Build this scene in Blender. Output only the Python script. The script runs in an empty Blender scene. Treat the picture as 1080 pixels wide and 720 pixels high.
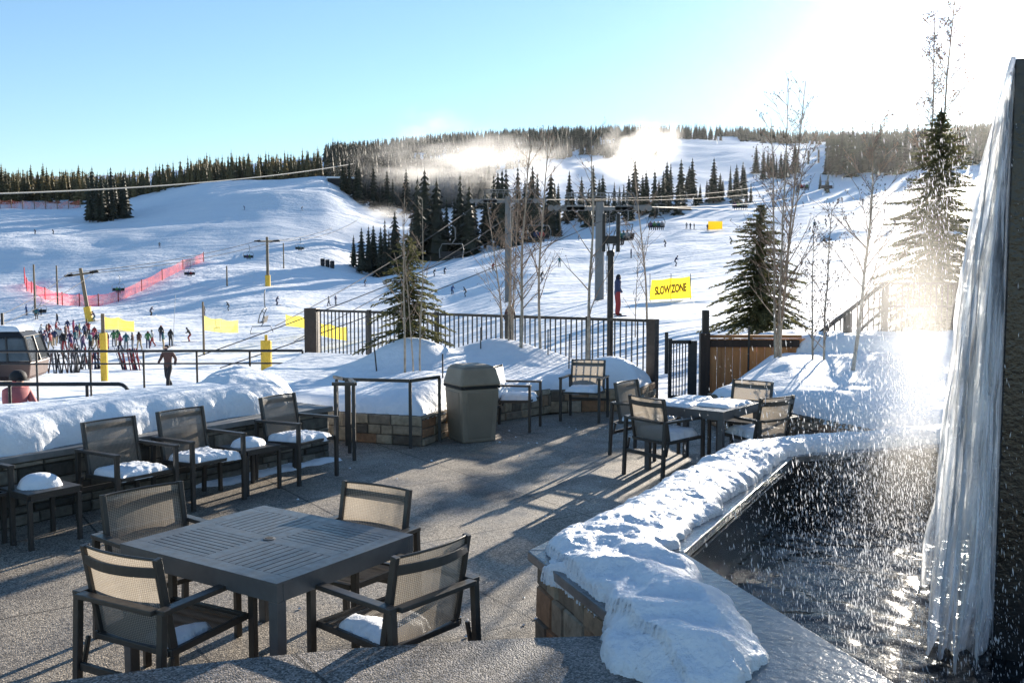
import bpy, math, random
import numpy as np
from mathutils import Vector, Matrix
R = math.radians
rnd = random.Random(7)
sc = bpy.context.scene
COL = sc.collection

# ------------------------------------------------------------------ camera model (pixel -> place helpers)
F, CX, CY, H, HOR = 1000.0, 540.0, 360.0, 2.2, 287.0
TH = math.atan((CY - HOR) / F)
def P(px, py, D):
    u = (px - CX) / F; v = (CY - py) / F
    Y = math.cos(TH) + v * math.sin(TH); Z = -math.sin(TH) + v * math.cos(TH)
    return Vector((u / Y * D, D, H + Z / Y * D))
def zat(py, D): return P(540, py, D).z
cam = bpy.data.cameras.new('camera'); cam.sensor_width = 36; cam.lens = F / 1080 * 36
cam.clip_end = 20000; cam.clip_start = 0.05
camo = bpy.data.objects.new('camera', cam); COL.objects.link(camo)
camo.location = (0, 0, H); camo.rotation_euler = (math.pi / 2 - TH, 0, 0); sc.camera = camo

# ------------------------------------------------------------------ noise
def _h(ix, iy, s):
    n = (ix.astype(np.int64) * 374761393 + iy.astype(np.int64) * 668265263 + s * 1442695041) & 0x7fffffff
    n = ((n ^ (n >> 13)) * 1274126177) & 0x7fffffff
    n = (n ^ (n >> 16)) & 0xffff
    return n / 65535.0
def vnoise(x, y, s=0):
    x = np.asarray(x, float); y = np.asarray(y, float)
    ix = np.floor(x); iy = np.floor(y); fx = x - ix; fy = y - iy
    fx = fx * fx * fx * (fx * (fx * 6 - 15) + 10); fy = fy * fy * fy * (fy * (fy * 6 - 15) + 10)
    a = _h(ix, iy, s); b = _h(ix + 1, iy, s); c = _h(ix, iy + 1, s); d = _h(ix + 1, iy + 1, s)
    return (a * (1 - fx) + b * fx) * (1 - fy) + (c * (1 - fx) + d * fx) * fy
def fbm(x, y, s=0, o=4):
    t = 0; a = .5; n = 0
    for k in range(o):
        t = t + a * vnoise(x * 2 ** k + 17.3 * k, y * 2 ** k - 9.1 * k, s + k); n += a; a *= .5
    return t / n

# ------------------------------------------------------------------ mesh builder
class MB:
    def __init__(s): s.v = []; s.f = []; s.m = []; s.t = []
    def face(s, idx, m=0, t=.5): s.f.append(idx); s.m.append(m); s.t.append(t)
    def quad(s, a, b, c, d, m=0, t=.5):
        n = len(s.v); s.v += [tuple(a), tuple(b), tuple(c), tuple(d)]; s.face((n, n + 1, n + 2, n + 3), m, t)
    def tri(s, a, b, c, m=0, t=.5):
        n = len(s.v); s.v += [tuple(a), tuple(b), tuple(c)]; s.face((n, n + 1, n + 2), m, t)
    def hexa(s, p, m=0, t=.5):
        n = len(s.v); s.v += [tuple(q) for q in p]
        for f in ((0, 3, 2, 1), (4, 5, 6, 7), (0, 1, 5, 4), (1, 2, 6, 5), (2, 3, 7, 6), (3, 0, 4, 7)):
            s.face(tuple(n + i for i in f), m, t)
    def box(s, c, d, rz=0, m=0, t=.5):
        c = Vector(c); hx, hy, hz = d[0] / 2, d[1] / 2, d[2] / 2; M = Matrix.Rotation(rz, 3, 'Z')
        s.hexa([c + M @ Vector(q) for q in ((-hx, -hy, -hz), (hx, -hy, -hz), (hx, hy, -hz), (-hx, hy, -hz),
                                           (-hx, -hy, hz), (hx, -hy, hz), (hx, hy, hz), (-hx, hy, hz))], m, t)
    def bar(s, p, q, w, h, up=(0, 0, 1), m=0, t=.5):
        p = Vector(p); q = Vector(q); d = (q - p).normalized(); up = Vector(up)
        if abs(d.dot(up)) > .98: up = Vector((0, 1, 0))
        a = d.cross(up).normalized() * w / 2; b = a.cross(d).normalized() * h / 2
        s.hexa([p - a - b, p + a - b, q + a - b, q - a - b, p - a + b, p + a + b, q + a + b, q - a + b], m, t)
    def tube(s, pts, r, n=8, m=0, cap=True, t=.5):
        pts = [Vector(p) for p in pts]; rs = r if isinstance(r, (list, tuple)) else [r] * len(pts)
        base = len(s.v); ref = Vector((0, 0, 1)); 
        if abs((pts[-1] - pts[0]).normalized().dot(ref)) > .9: ref = Vector((1, 0, 0))
        for i, p in enumerate(pts):
            d = (pts[min(i + 1, len(pts) - 1)] - pts[max(i - 1, 0)]).normalized()
            a = d.cross(ref).normalized(); b = a.cross(d)
            for k in range(n):
                w = 2 * math.pi * k / n; s.v.append(tuple(p + a * math.cos(w) * rs[i] + b * math.sin(w) * rs[i]))
        for i in range(len(pts) - 1):
            for k in range(n):
                k2 = (k + 1) % n; s.face((base + i * n + k, base + i * n + k2, base + (i + 1) * n + k2, base + (i + 1) * n + k), m, t)
        if cap:
            s.face(tuple(base + k for k in range(n))[::-1], m, t); e = base + (len(pts) - 1) * n
            s.face(tuple(e + k for k in range(n)), m, t)
    def lathe(s, prof, c=(0, 0, 0), n=12, m=0):
        base = len(s.v); c = Vector(c)
        for r, z in prof:
            for k in range(n): s.v.append((c.x + r * math.cos(2 * math.pi * k / n), c.y + r * math.sin(2 * math.pi * k / n), c.z + z))
        for i in range(len(prof) - 1):
            for k in range(n):
                k2 = (k + 1) % n; s.face((base + i * n + k, base + i * n + k2, base + (i + 1) * n + k2, base + (i + 1) * n + k), m)
        s.face(tuple(base + k for k in range(n))[::-1], m); e = base + (len(prof) - 1) * n; s.face(tuple(e + k for k in range(n)), m)
    def prism(s, poly, z0, z1, m=0):
        n = len(poly); b = len(s.v)
        ar = sum(poly[i][0] * poly[(i + 1) % n][1] - poly[(i + 1) % n][0] * poly[i][1] for i in range(n))
        if ar < 0: poly = poly[::-1]
        s.v += [(p[0], p[1], z0) for p in poly] + [(p[0], p[1], z1) for p in poly]
        s.face(tuple(range(b, b + n))[::-1], m); s.face(tuple(range(b + n, b + 2 * n)), m)
        for i in range(n):
            j = (i + 1) % n; s.face((b + i, b + j, b + n + j, b + n + i), m)
    def mesh(s, name, smooth=False):
        me = bpy.data.meshes.new(name); me.from_pydata(s.v, [], s.f)
        me.polygons.foreach_set('material_index', s.m)
        if smooth: me.polygons.foreach_set('use_smooth', [True] * len(s.f))
        if any(t != .5 for t in s.t):
            at = me.attributes.new('tint', 'FLOAT', 'FACE'); at.data.foreach_set('value', s.t)
        me.update(); return me

def tag(o, label=None, cat=None, group=None, kind=None):
    if label: o['label'] = label
    if cat: o['category'] = cat
    if group: o['group'] = group
    if kind: o['kind'] = kind
    return o
def link(name, me, mats, parent=None, bevel=0, loc=None, rz=None):
    o = bpy.data.objects.new(name, me); COL.objects.link(o)
    for m in (mats if isinstance(mats, (list, tuple)) else [mats]): me.materials.append(m)
    if parent: o.parent = parent
    if bevel:
        b = o.modifiers.new('bevel', 'BEVEL'); b.width = bevel; b.segments = 2; b.limit_method = 'ANGLE'; b.angle_limit = R(40)
        b.harden_normals = False
    if loc is not None: o.location = loc
    if rz is not None: o.rotation_euler = (0, 0, rz)
    return o
def obj(name, mb, mats, parent=None, smooth=False, bevel=0, loc=None, rz=None):
    return link(name, mb.mesh(name, smooth), mats, parent, bevel, loc, rz)
def empty(name, loc=(0, 0, 0), rz=0, label=None, cat=None, group=None):
    o = bpy.data.objects.new(name, None); COL.objects.link(o); o.empty_display_size = .1
    o.location = loc; o.rotation_euler = (0, 0, rz); return tag(o, label, cat, group)
def copy_tree(o, parent=None):
    c = o.copy(); COL.objects.link(c)
    if parent: c.parent = parent
    for ch in list(o.children): copy_tree(ch, c)
    return c

# ------------------------------------------------------------------ materials
def mat(name):
    m = bpy.data.materials.new(name); m.use_nodes = True
    nt = m.node_tree; return m, nt, nt.nodes['Principled BSDF'], nt.nodes['Material Output']
def node(nt, t, **k):
    n = nt.nodes.new(t)
    for a, b in k.items():
        if a in n.inputs: n.inputs[a].default_value = b
        else: setattr(n, a, b)
    return n
def L(nt, a, b): nt.links.new(a, b)
def coords(nt, scale=None, kind='Object'):
    t = node(nt, 'ShaderNodeTexCoord')
    if scale is None: return t.outputs[kind]
    mp = node(nt, 'ShaderNodeMapping'); mp.inputs['Scale'].default_value = scale if hasattr(scale, '__len__') else (scale,) * 3
    L(nt, t.outputs[kind], mp.inputs[0]); return mp.outputs[0]
def ramp(nt, src, stops):
    r = node(nt, 'ShaderNodeValToRGB'); e = r.color_ramp.elements
    while len(e) < len(stops): e.new(.5)
    for q, (p, c) in zip(e, stops): q.position = p; q.color = (*c, 1) if len(c) == 3 else c
    L(nt, src, r.inputs[0]); return r.outputs[0]
def bump(nt, bs, h, dist, strength=1.0):
    b = node(nt, 'ShaderNodeBump'); b.inputs['Strength'].default_value = strength; b.inputs['Distance'].default_value = dist
    L(nt, h, b.inputs['Height']); L(nt, b.outputs[0], bs.inputs['Normal']); return b
def noise(nt, co, scale, detail=4, rough=.55):
    n = node(nt, 'ShaderNodeTexNoise'); n.inputs['Scale'].default_value = scale; n.inputs['Detail'].default_value = detail
    n.inputs['Roughness'].default_value = rough; L(nt, co, n.inputs['Vector']); return n.outputs['Fac']
def plain(name, col, rough=.5, metal=0, var=.15, scale=8, bmp=0, bscale=60):
    m, nt, bs, out = mat(name); co = coords(nt)
    n = noise(nt, co, scale)
    c1 = tuple(c * (1 - var) for c in col); c2 = tuple(min(1, c * (1 + var)) for c in col)
    L(nt, ramp(nt, n, [(.3, c1), (.7, c2)]), bs.inputs['Base Color'])
    bs.inputs['Roughness'].default_value = rough; bs.inputs['Metallic'].default_value = metal
    if bmp: bump(nt, bs, noise(nt, co, bscale), bmp)
    return m
def snow_mat(name, fine=40, dist=.006, coarse=6, cdist=.03, col=(.86, .885, .92)):
    m, nt, bs, out = mat(name); co = coords(nt)
    n1 = noise(nt, co, fine, 5, .65); n2 = noise(nt, co, coarse, 4, .5)
    bs.inputs['Roughness'].default_value = .55
    L(nt, ramp(nt, n2, [(.3, tuple(c * .95 for c in col)), (.7, col)]), bs.inputs['Base Color'])
    b1 = node(nt, 'ShaderNodeBump'); b1.inputs['Distance'].default_value = cdist; L(nt, n2, b1.inputs['Height'])
    b2 = bump(nt, bs, n1, dist); L(nt, b1.outputs[0], b2.inputs['Normal'])
    return m
M = {}
M['snow'] = snow_mat('snow')
M['snow_icy'] = snow_mat('melting snow', 55, .01, 14, .03, (.84, .86, .9)); M['snow_icy'].node_tree.nodes['Principled BSDF'].inputs['Roughness'].default_value = .35
def slope_mat():
    m, nt, bs, out = mat('ski slope snow'); co = coords(nt)
    n0 = noise(nt, co, .018, 3); n1 = noise(nt, co, .16, 4, .6)
    ms = coords(nt, (.05, .22, .1)); n2 = noise(nt, ms, 1.0, 4, .6)
    w = node(nt, 'ShaderNodeMath', operation='MULTIPLY'); L(nt, n0, w.inputs[0]); L(nt, n1, w.inputs[1])
    bs.inputs['Roughness'].default_value = .6
    L(nt, ramp(nt, n2, [(.3, (.80, .83, .88)), (.65, (.87, .89, .92))]), bs.inputs['Base Color'])
    b1 = node(nt, 'ShaderNodeBump'); b1.inputs['Distance'].default_value = 1.3; L(nt, w.outputs[0], b1.inputs['Height'])
    b3 = node(nt, 'ShaderNodeBump'); b3.inputs['Distance'].default_value = .55; L(nt, n2, b3.inputs['Height']); L(nt, b1.outputs[0], b3.inputs['Normal'])
    b2 = bump(nt, bs, noise(nt, co, 1.4, 3), .1); L(nt, b3.outputs[0], b2.inputs['Normal'])
    return m
M['slope'] = slope_mat()
def aggregate(name, dark, mid, light, scale=110):
    m, nt, bs, out = mat(name); co = coords(nt)
    v = node(nt, 'ShaderNodeTexVoronoi'); v.inputs['Scale'].default_value = scale; L(nt, co, v.inputs['Vector'])
    sp = node(nt, 'ShaderNodeSeparateColor'); L(nt, v.outputs['Color'], sp.inputs[0])
    c = ramp(nt, sp.outputs[0], [(.0, dark), (.35, mid), (.75, light), (1., tuple(min(1, q * 1.5) for q in light))])
    big = ramp(nt, noise(nt, co, .9, 5, .6), [(.32, (.5, .5, .52)), (.46, (.82, .82, .82)), (.66, (1.04, 1.03, 1))])
    mx = node(nt, 'ShaderNodeMix', data_type='RGBA', blend_type='MULTIPLY'); mx.inputs[0].default_value = 1
    L(nt, c, mx.inputs[6]); L(nt, big, mx.inputs[7])
    # saw-cut joints
    br = node(nt, 'ShaderNodeTexBrick', offset=0); br.inputs['Scale'].default_value = 1; br.inputs['Mortar Size'].default_value = .009
    br.inputs['Brick Width'].default_value = 1.9; br.inputs['Row Height'].default_value = 1.9; br.inputs['Color1'].default_value = br.inputs['Color2'].default_value = (1, 1, 1, 1)
    br.inputs['Mortar'].default_value = (.25, .235, .22, 1)
    mp = node(nt, 'ShaderNodeMapping'); mp.inputs['Rotation'].default_value = (0, 0, R(-34)); mp.inputs['Location'].default_value = (.4, .9, 0); L(nt, co, mp.inputs[0]); L(nt, mp.outputs[0], br.inputs[0])
    m2 = node(nt, 'ShaderNodeMix', data_type='RGBA', blend_type='MULTIPLY'); m2.inputs[0].default_value = 1
    L(nt, mx.outputs[2], m2.inputs[6]); L(nt, br.outputs['Color'], m2.inputs[7])
    L(nt, m2.outputs[2], bs.inputs['Base Color'])
    L(nt, ramp(nt, noise(nt, co, 1.7, 4), [(.35, (.38,) * 3), (.6, (.75,) * 3)]), bs.inputs['Roughness'])
    d = node(nt, 'ShaderNodeMath', operation='SUBTRACT'); d.inputs[0].default_value = 1; L(nt, v.outputs['Distance'], d.inputs[1])
    bump(nt, bs, d.outputs[0], .004, .8)
    return m
M['patio'] = aggregate('exposed aggregate paving', (.055, .047, .038), (.185, .158, .128), (.38, .33, .27))
M['terrace'] = aggregate('dark aggregate terrace', (.04, .035, .03), (.13, .115, .1), (.3, .265, .24), 120)
def metal(name, col, rough):
    m, nt, bs, out = mat(name); co = coords(nt)
    L(nt, ramp(nt, noise(nt, co, 9, 4), [(.35, tuple(c * .85 for c in col)), (.7, tuple(c * 1.15 for c in col))]), bs.inputs['Base Color'])
    L(nt, ramp(nt, noise(nt, co, 25, 4), [(.3, (rough * .8,) * 3), (.7, (rough * 1.25,) * 3)]), bs.inputs['Roughness'])
    bump(nt, bs, noise(nt, co, 420, 2), .0004, .6); return m
M['bronze'] = metal('powder coated bronze aluminium', (.05, .045, .04), .42)
M['table'] = metal('slate grey powder coat', (.085, .09, .095), .38)
M['slot'] = plain('dark slot', (.012, .012, .012), .8)
M['black'] = metal('black painted steel', (.018, .017, .018), .45)
M['rust'] = metal('weathered brown steel', (.045, .032, .026), .6)
M['galv'] = plain('galvanised steel', (.14, .145, .15), .6, .1, .12, 2)
def sling(name, col):
    m, nt, bs, out = mat(name); co = coords(nt)
    def wav(sx, dirn, sc):
        w = node(nt, 'ShaderNodeTexWave', wave_type='BANDS', bands_direction=dirn); w.inputs['Scale'].default_value = sc; w.inputs['Distortion'].default_value = .25
        L(nt, co, w.inputs['Vector']); return w.outputs['Fac']
    a = wav(1, 'X', 26); b = wav(1, 'Z', 33)
    mu = node(nt, 'ShaderNodeMath', operation='MULTIPLY'); L(nt, a, mu.inputs[0]); L(nt, b, mu.inputs[1])
    L(nt, ramp(nt, mu.outputs[0], [(.05, tuple(c * .3 for c in col)), (.45, col)]), bs.inputs['Base Color'])
    bs.inputs['Roughness'].default_value = .6
    bump(nt, bs, mu.outputs[0], .002)
    tr = node(nt, 'ShaderNodeBsdfTransparent'); tl = node(nt, 'ShaderNodeBsdfTranslucent'); tl.inputs[0].default_value = (*[min(1, c * 1.2) for c in col], 1)
    m1 = node(nt, 'ShaderNodeMixShader'); m1.inputs[0].default_value = .34; L(nt, bs.outputs[0], m1.inputs[1]); L(nt, tl.outputs[0], m1.inputs[2])
    m2 = node(nt, 'ShaderNodeMixShader'); L(nt, ramp(nt, mu.outputs[0], [(.0, (.4,) * 3), (.1, (.0,) * 3)]), m2.inputs[0])
    L(nt, m1.outputs[0], m2.inputs[1]); L(nt, tr.outputs[0], m2.inputs[2]); L(nt, m2.outputs[0], out.inputs['Surface']); return m
M['sling'] = sling('woven bronze sling fabric', (.36, .315, .262))
def tinted(name, stops, rough=.8, nscale=14, bd=.012):
    m, nt, bs, out = mat(name); co = coords(nt)
    at = node(nt, 'ShaderNodeAttribute', attribute_name='tint')
    c = ramp(nt, at.outputs['Fac'], stops)
    mx = node(nt, 'ShaderNodeMix', data_type='RGBA', blend_type='MULTIPLY'); mx.inputs[0].default_value = 1
    n = noise(nt, co, nscale, 6, .65)
    L(nt, c, mx.inputs[6]); L(nt, ramp(nt, n, [(.3, (.6, .58, .55)), (.65, (1.1, 1.08, 1.05))]), mx.inputs[7])
    L(nt, mx.outputs[2], bs.inputs['Base Color']); bs.inputs['Roughness'].default_value = rough
    bump(nt, bs, n, bd); return m
M['stone'] = tinted('ledgestone', [(0, (.13, .105, .08)), (.3, (.33, .26, .19)), (.55, (.44, .34, .23)), (.72, (.36, .18, .09)), (.85, (.42, .33, .22)), (1, (.5, .44, .35))])
M['dstone'] = tinted('dark ledgestone', [(0, (.06, .058, .05)), (.5, (.16, .15, .125)), (1, (.27, .245, .2))])
M['capstone'] = plain('grey capstone', (.2, .2, .195), .6, 0, .25, 5, .004, 40)
M['wetstone'] = plain('wet slate coping', (.11, .12, .13), .14, 0, .35, 4, .006, 22)
M['blackstone'] = plain('wet black granite', (.018, .018, .018), .22, 0, .4, 5, .006, 30)
def wood(name, c1, c2):
    m, nt, bs, out = mat(name); co = coords(nt, (9, 9, .6)); at = node(nt, 'ShaderNodeAttribute', attribute_name='tint')
    n = noise(nt, co, 2.2, 6, .6)
    mx = node(nt, 'ShaderNodeMix', data_type='RGBA', blend_type='MULTIPLY'); mx.inputs[0].default_value = 1
    L(nt, ramp(nt, n, [(.3, c1), (.7, c2)]), mx.inputs[6]); L(nt, ramp(nt, at.outputs['Fac'], [(0, (.6, .6, .6)), (1, (1.2, 1.15, 1.1))]), mx.inputs[7])
    L(nt, mx.outputs[2], bs.inputs['Base Color']); bs.inputs['Roughness'].default_value = .7; bump(nt, bs, n, .004); return m
M['cedar'] = wood('stained cedar', (.5, .19, .06), (.7, .32, .12))
M['darkwood'] = wood('dark stained timber', (.035, .02, .014), (.085, .045, .028))
M['pole'] = wood('wooden lift pole', (.2, .14, .08), (.36, .27, .17))
M['bark'] = plain('grey brown bark', (.15, .12, .095), .85, 0, .35, 30, .01, 40)
M['aspen'] = plain('aspen bark', (.36, .3, .235), .8, 0, .35, 14, .004, 50)
M['twig'] = plain('bare twigs', (.26, .185, .135), .8, 0, .3, 14)
M['dryleaf'] = plain('dry leaves and catkins', (.13, .08, .05), .8, 0, .4, 20)
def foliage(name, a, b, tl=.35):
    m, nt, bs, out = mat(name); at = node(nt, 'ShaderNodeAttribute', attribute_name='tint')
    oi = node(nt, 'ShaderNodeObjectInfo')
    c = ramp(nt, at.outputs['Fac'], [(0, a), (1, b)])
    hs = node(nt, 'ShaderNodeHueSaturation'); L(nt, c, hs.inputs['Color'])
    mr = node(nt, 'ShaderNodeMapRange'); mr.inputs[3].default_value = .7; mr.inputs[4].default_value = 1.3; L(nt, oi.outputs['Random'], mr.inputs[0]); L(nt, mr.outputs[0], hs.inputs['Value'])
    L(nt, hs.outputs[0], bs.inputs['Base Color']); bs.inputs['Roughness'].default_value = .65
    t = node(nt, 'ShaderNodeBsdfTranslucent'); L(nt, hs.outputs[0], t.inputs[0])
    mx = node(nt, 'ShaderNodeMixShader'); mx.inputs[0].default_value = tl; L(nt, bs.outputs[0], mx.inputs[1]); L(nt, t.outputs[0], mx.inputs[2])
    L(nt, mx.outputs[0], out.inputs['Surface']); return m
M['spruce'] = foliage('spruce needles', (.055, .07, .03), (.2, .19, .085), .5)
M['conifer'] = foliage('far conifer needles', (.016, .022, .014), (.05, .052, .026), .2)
M['conifer_sunlit'] = foliage('far needles sunlit tint', (.08, .072, .03), (.26, .2, .09), .45)  # side light from the sun put into a lighter, warmer needle colour
def cloth(name, col): return plain(name, col, .75, 0, .12, 12)
CL = {'red': (.26, .025, .025), 'navy': (.025, .035, .09), 'black': (.015, .015, .018), 'blue': (.03, .09, .24), 'teal': (.02, .10, .12), 'grey': (.2, .2, .21),
      'pink': (.38, .06, .14), 'brown': (.075, .035, .03), 'white': (.5, .5, .5), 'tan': (.36, .27, .17), 'orange': (.5, .15, .03), 'green': (.05, .16, .06), 'purple': (.07, .035, .11), 'peach': (.5, .15, .15)}
CM = {k: cloth(k + ' cloth', v) for k, v in CL.items()}
M['skin'] = plain('skin', (.5, .3, .22), .5, 0, .08)
M['ski'] = plain('ski top', (.12, .1, .12), .35, 0, .4, 3)
M['yellow'] = None
M['yellowpad'] = plain('yellow foam pad', (.75, .46, .04), .6, 0, .15, 4)
M['letter'] = plain('dark orange lettering', (.22, .1, .005), .6)
M['trash'] = plain('beige polymer bin', (.27, .215, .155), .5, 0, .22, 3, .0015, 220)
M['trashpanel'] = plain('bin panel', (.24, .19, .135), .55, 0, .08, 5, .0015, 220)
M['glass_dark'], nt, bs, out = mat('tinted cabin glass'); bs.inputs['Base Color'].default_value = (.05, .06, .07, 1); bs.inputs['Roughness'].default_value = .06
L(nt, ramp(nt, noise(nt, coords(nt), 1.2), [(.3, (.03, .035, .04)), (.7, (.09, .1, .11))]), bs.inputs['Base Color'])
M['cabin'] = plain('brown cabin paint', (.09, .05, .04), .4, 0, .12, 3)
M['cable'] = plain('steel cable', (.04, .04, .042), .7, 0)
M['rope'] = plain('pale haul rope', (.42, .4, .36), .6)
def netmat(name, col, alpha):
    m, nt, bs, out = mat(name); co = coords(nt); n = noise(nt, co, .5, 4)
    bs.inputs['Base Color'].default_value = (*col, 1); bs.inputs['Roughness'].default_value = .7
    tl = node(nt, 'ShaderNodeBsdfTranslucent'); tl.inputs[0].default_value = (*col, 1)
    m1 = node(nt, 'ShaderNodeMixShader'); m1.inputs[0].default_value = .5; L(nt, bs.outputs[0], m1.inputs[1]); L(nt, tl.outputs[0], m1.inputs[2])
    tr = node(nt, 'ShaderNodeBsdfTransparent'); m2 = node(nt, 'ShaderNodeMixShader')
    L(nt, ramp(nt, n, [(.35, (alpha * 1.3,) * 3), (.65, (alpha * .7,) * 3)]), m2.inputs[0]); L(nt, m1.outputs[0], m2.inputs[1]); L(nt, tr.outputs[0], m2.inputs[2])
    L(nt, m2.outputs[0], out.inputs['Surface']); return m
M['rednet'] = netmat('red safety netting', (.9, .1, .12), .5)
M['orangenet'] = netmat('orange snow fence mesh', (.8, .2, .12), .6)
M['yellownet'] = netmat('yellow barrier netting', (.85, .68, .05), .15)
M['yellow'] = netmat('yellow vinyl', (.9, .7, .04), 0.0)
# water
M['pool'], nt, bs, out = mat('dark pool water'); bs.inputs['Base Color'].default_value = (.008, .01, .012, 1); bs.inputs['Roughness'].default_value = .12
co = coords(nt); bs.inputs['Specular IOR Level'].default_value = .12; bump(nt, bs, noise(nt, co, 6, 4, .55), .012)
L(nt, ramp(nt, noise(nt, co, 16, 6, .7), [(.55, (.006, .008, .01)), (.85, (.05, .06, .065))]), bs.inputs['Base Color'])
def sheetmat(name, lo, hi, a0):
    m, nt, bs, out = mat(name); co = coords(nt, (1, 1, 1), 'UV') 
    return m
def water_sheet():
    m, nt, bs, out = mat('falling water')
    at = node(nt, 'ShaderNodeAttribute', attribute_name='st'); mp = node(nt, 'ShaderNodeMapping'); mp.inputs['Scale'].default_value = (8, 2.4, 1); L(nt, at.outputs['Vector'], mp.inputs[0])
    n = noise(nt, mp.outputs[0], 2.2, 7, .7); n.node.inputs['Distortion'].default_value = .9
    bs.inputs['Base Color'].default_value = (.85, .87, .9, 1); bs.inputs['Roughness'].default_value = .2
    tl = node(nt, 'ShaderNodeBsdfTranslucent'); tl.inputs[0].default_value = (.92, .93, .95, 1)
    foam = node(nt, 'ShaderNodeMixShader'); foam.inputs[0].default_value = .9; L(nt, bs.outputs[0], foam.inputs[1]); L(nt, tl.outputs[0], foam.inputs[2])
    gl = node(nt, 'ShaderNodeBsdfGlossy'); gl.inputs['Roughness'].default_value = .12
    tr = node(nt, 'ShaderNodeBsdfTransparent'); tr.inputs[0].default_value = (.95, .97, .98, 1)
    clear = node(nt, 'ShaderNodeMixShader'); clear.inputs[0].default_value = .12; L(nt, tr.outputs[0], clear.inputs[1]); L(nt, gl.outputs[0], clear.inputs[2])
    mx = node(nt, 'ShaderNodeMixShader'); L(nt, ramp(nt, n, [(.36, (.12,) * 3), (.46, (.55,) * 3), (.58, (.97,) * 3)]), mx.inputs[0])
    L(nt, clear.outputs[0], mx.inputs[1]); L(nt, foam.outputs[0], mx.inputs[2]); L(nt, mx.outputs[0], out.inputs['Surface'])
    return m
M['fall'] = water_sheet()
M['drop'], nt, bs, out = mat('water droplets'); tl = node(nt, 'ShaderNodeBsdfTranslucent'); tl.inputs[0].default_value = (.95, .96, 1, 1)
bs.inputs['Base Color'].default_value = (.9, .92, .95, 1); bs.inputs['Roughness'].default_value = .15
mx = node(nt, 'ShaderNodeMixShader'); mx.inputs[0].default_value = .6; L(nt, bs.outputs[0], mx.inputs[1]); L(nt, tl.outputs[0], mx.inputs[2])
trn = node(nt, 'ShaderNodeBsdfTransparent'); m2 = node(nt, 'ShaderNodeMixShader'); m2.inputs[0].default_value = .55; L(nt, mx.outputs[0], m2.inputs[1]); L(nt, trn.outputs[0], m2.inputs[2]); L(nt, m2.outputs[0], out.inputs['Surface'])
def volume(name, dens, aniso, nscale, thr=.45, col=(1, 1, 1), detail=4):
    m, nt, bs, out = mat(name); nt.nodes.remove(bs)
    pv = node(nt, 'ShaderNodeVolumePrincipled'); pv.inputs['Anisotropy'].default_value = aniso; pv.inputs['Color'].default_value = (*col, 1)
    co = coords(nt); ln = node(nt, 'ShaderNodeVectorMath', operation='LENGTH'); L(nt, co, ln.inputs[0])
    fall = node(nt, 'ShaderNodeMapRange'); fall.inputs[1].default_value = .05; fall.inputs[2].default_value = .97; fall.inputs[3].default_value = 1; fall.inputs[4].default_value = 0; fall.interpolation_type = 'SMOOTHERSTEP'; L(nt, ln.outputs['Value'], fall.inputs[0])
    n = noise(nt, co, nscale, detail, .6)
    nm = node(nt, 'ShaderNodeMapRange'); nm.inputs[1].default_value = thr; nm.inputs[2].default_value = thr + .25; L(nt, n, nm.inputs[0])
    a = node(nt, 'ShaderNodeMath', operation='MULTIPLY'); L(nt, fall.outputs[0], a.inputs[0]); L(nt, nm.outputs[0], a.inputs[1])
    b = node(nt, 'ShaderNodeMath', operation='MULTIPLY'); b.inputs[1].default_value = dens; L(nt, a.outputs[0], b.inputs[0])
    L(nt, b.outputs[0], pv.inputs['Density']); L(nt, pv.outputs[0], out.inputs['Volume']); return m

# ------------------------------------------------------------------ world, sun
SUN_EL, SUN_AZ = 13.5, 27.5
w = bpy.data.worlds.new('World'); sc.world = w; w.use_nodes = True
nt = w.node_tree; sky = node(nt, 'ShaderNodeTexSky', sky_type='NISHITA', sun_disc=False, sun_elevation=R(SUN_EL), sun_rotation=R(SUN_AZ))
sky.altitude = 1500; sky.dust_density = .12; sky.air_density = 1.3; sky.ozone_density = 3.4
L(nt, sky.outputs[0], nt.nodes['Background'].inputs[0]); nt.nodes['Background'].inputs[1].default_value = .08
sun = bpy.data.lights.new('sun', 'SUN'); sun.energy = 5; sun.angle = R(.5); sun.color = (1, .9, .76)
so = bpy.data.objects.new('sun', sun); COL.objects.link(so)
sd = Vector((math.sin(R(SUN_AZ)) * math.cos(R(SUN_EL)), math.cos(R(SUN_AZ)) * math.cos(R(SUN_EL)), math.sin(R(SUN_EL))))
so.rotation_euler = (-sd).to_track_quat('-Z', 'Y').to_euler()
so.location = sd * 50
vs = sc.view_settings; vs.view_transform = 'Standard'; vs.look = 'None'; vs.exposure = 1.38; vs.gamma = 1; vs.use_curve_mapping = False
sc.cycles.volume_bounces = 1; sc.cycles.max_bounces = 8; sc.cycles.transparent_max_bounces = 24

# ------------------------------------------------------------------ terrain: heights from surveyed depths along bearings
DS = [1, 8, 13, 17, 21, 28, 36, 55, 80, 110, 145, 190, 250, 330, 420, 520, 700, 950, 1300, 1700]
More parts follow.
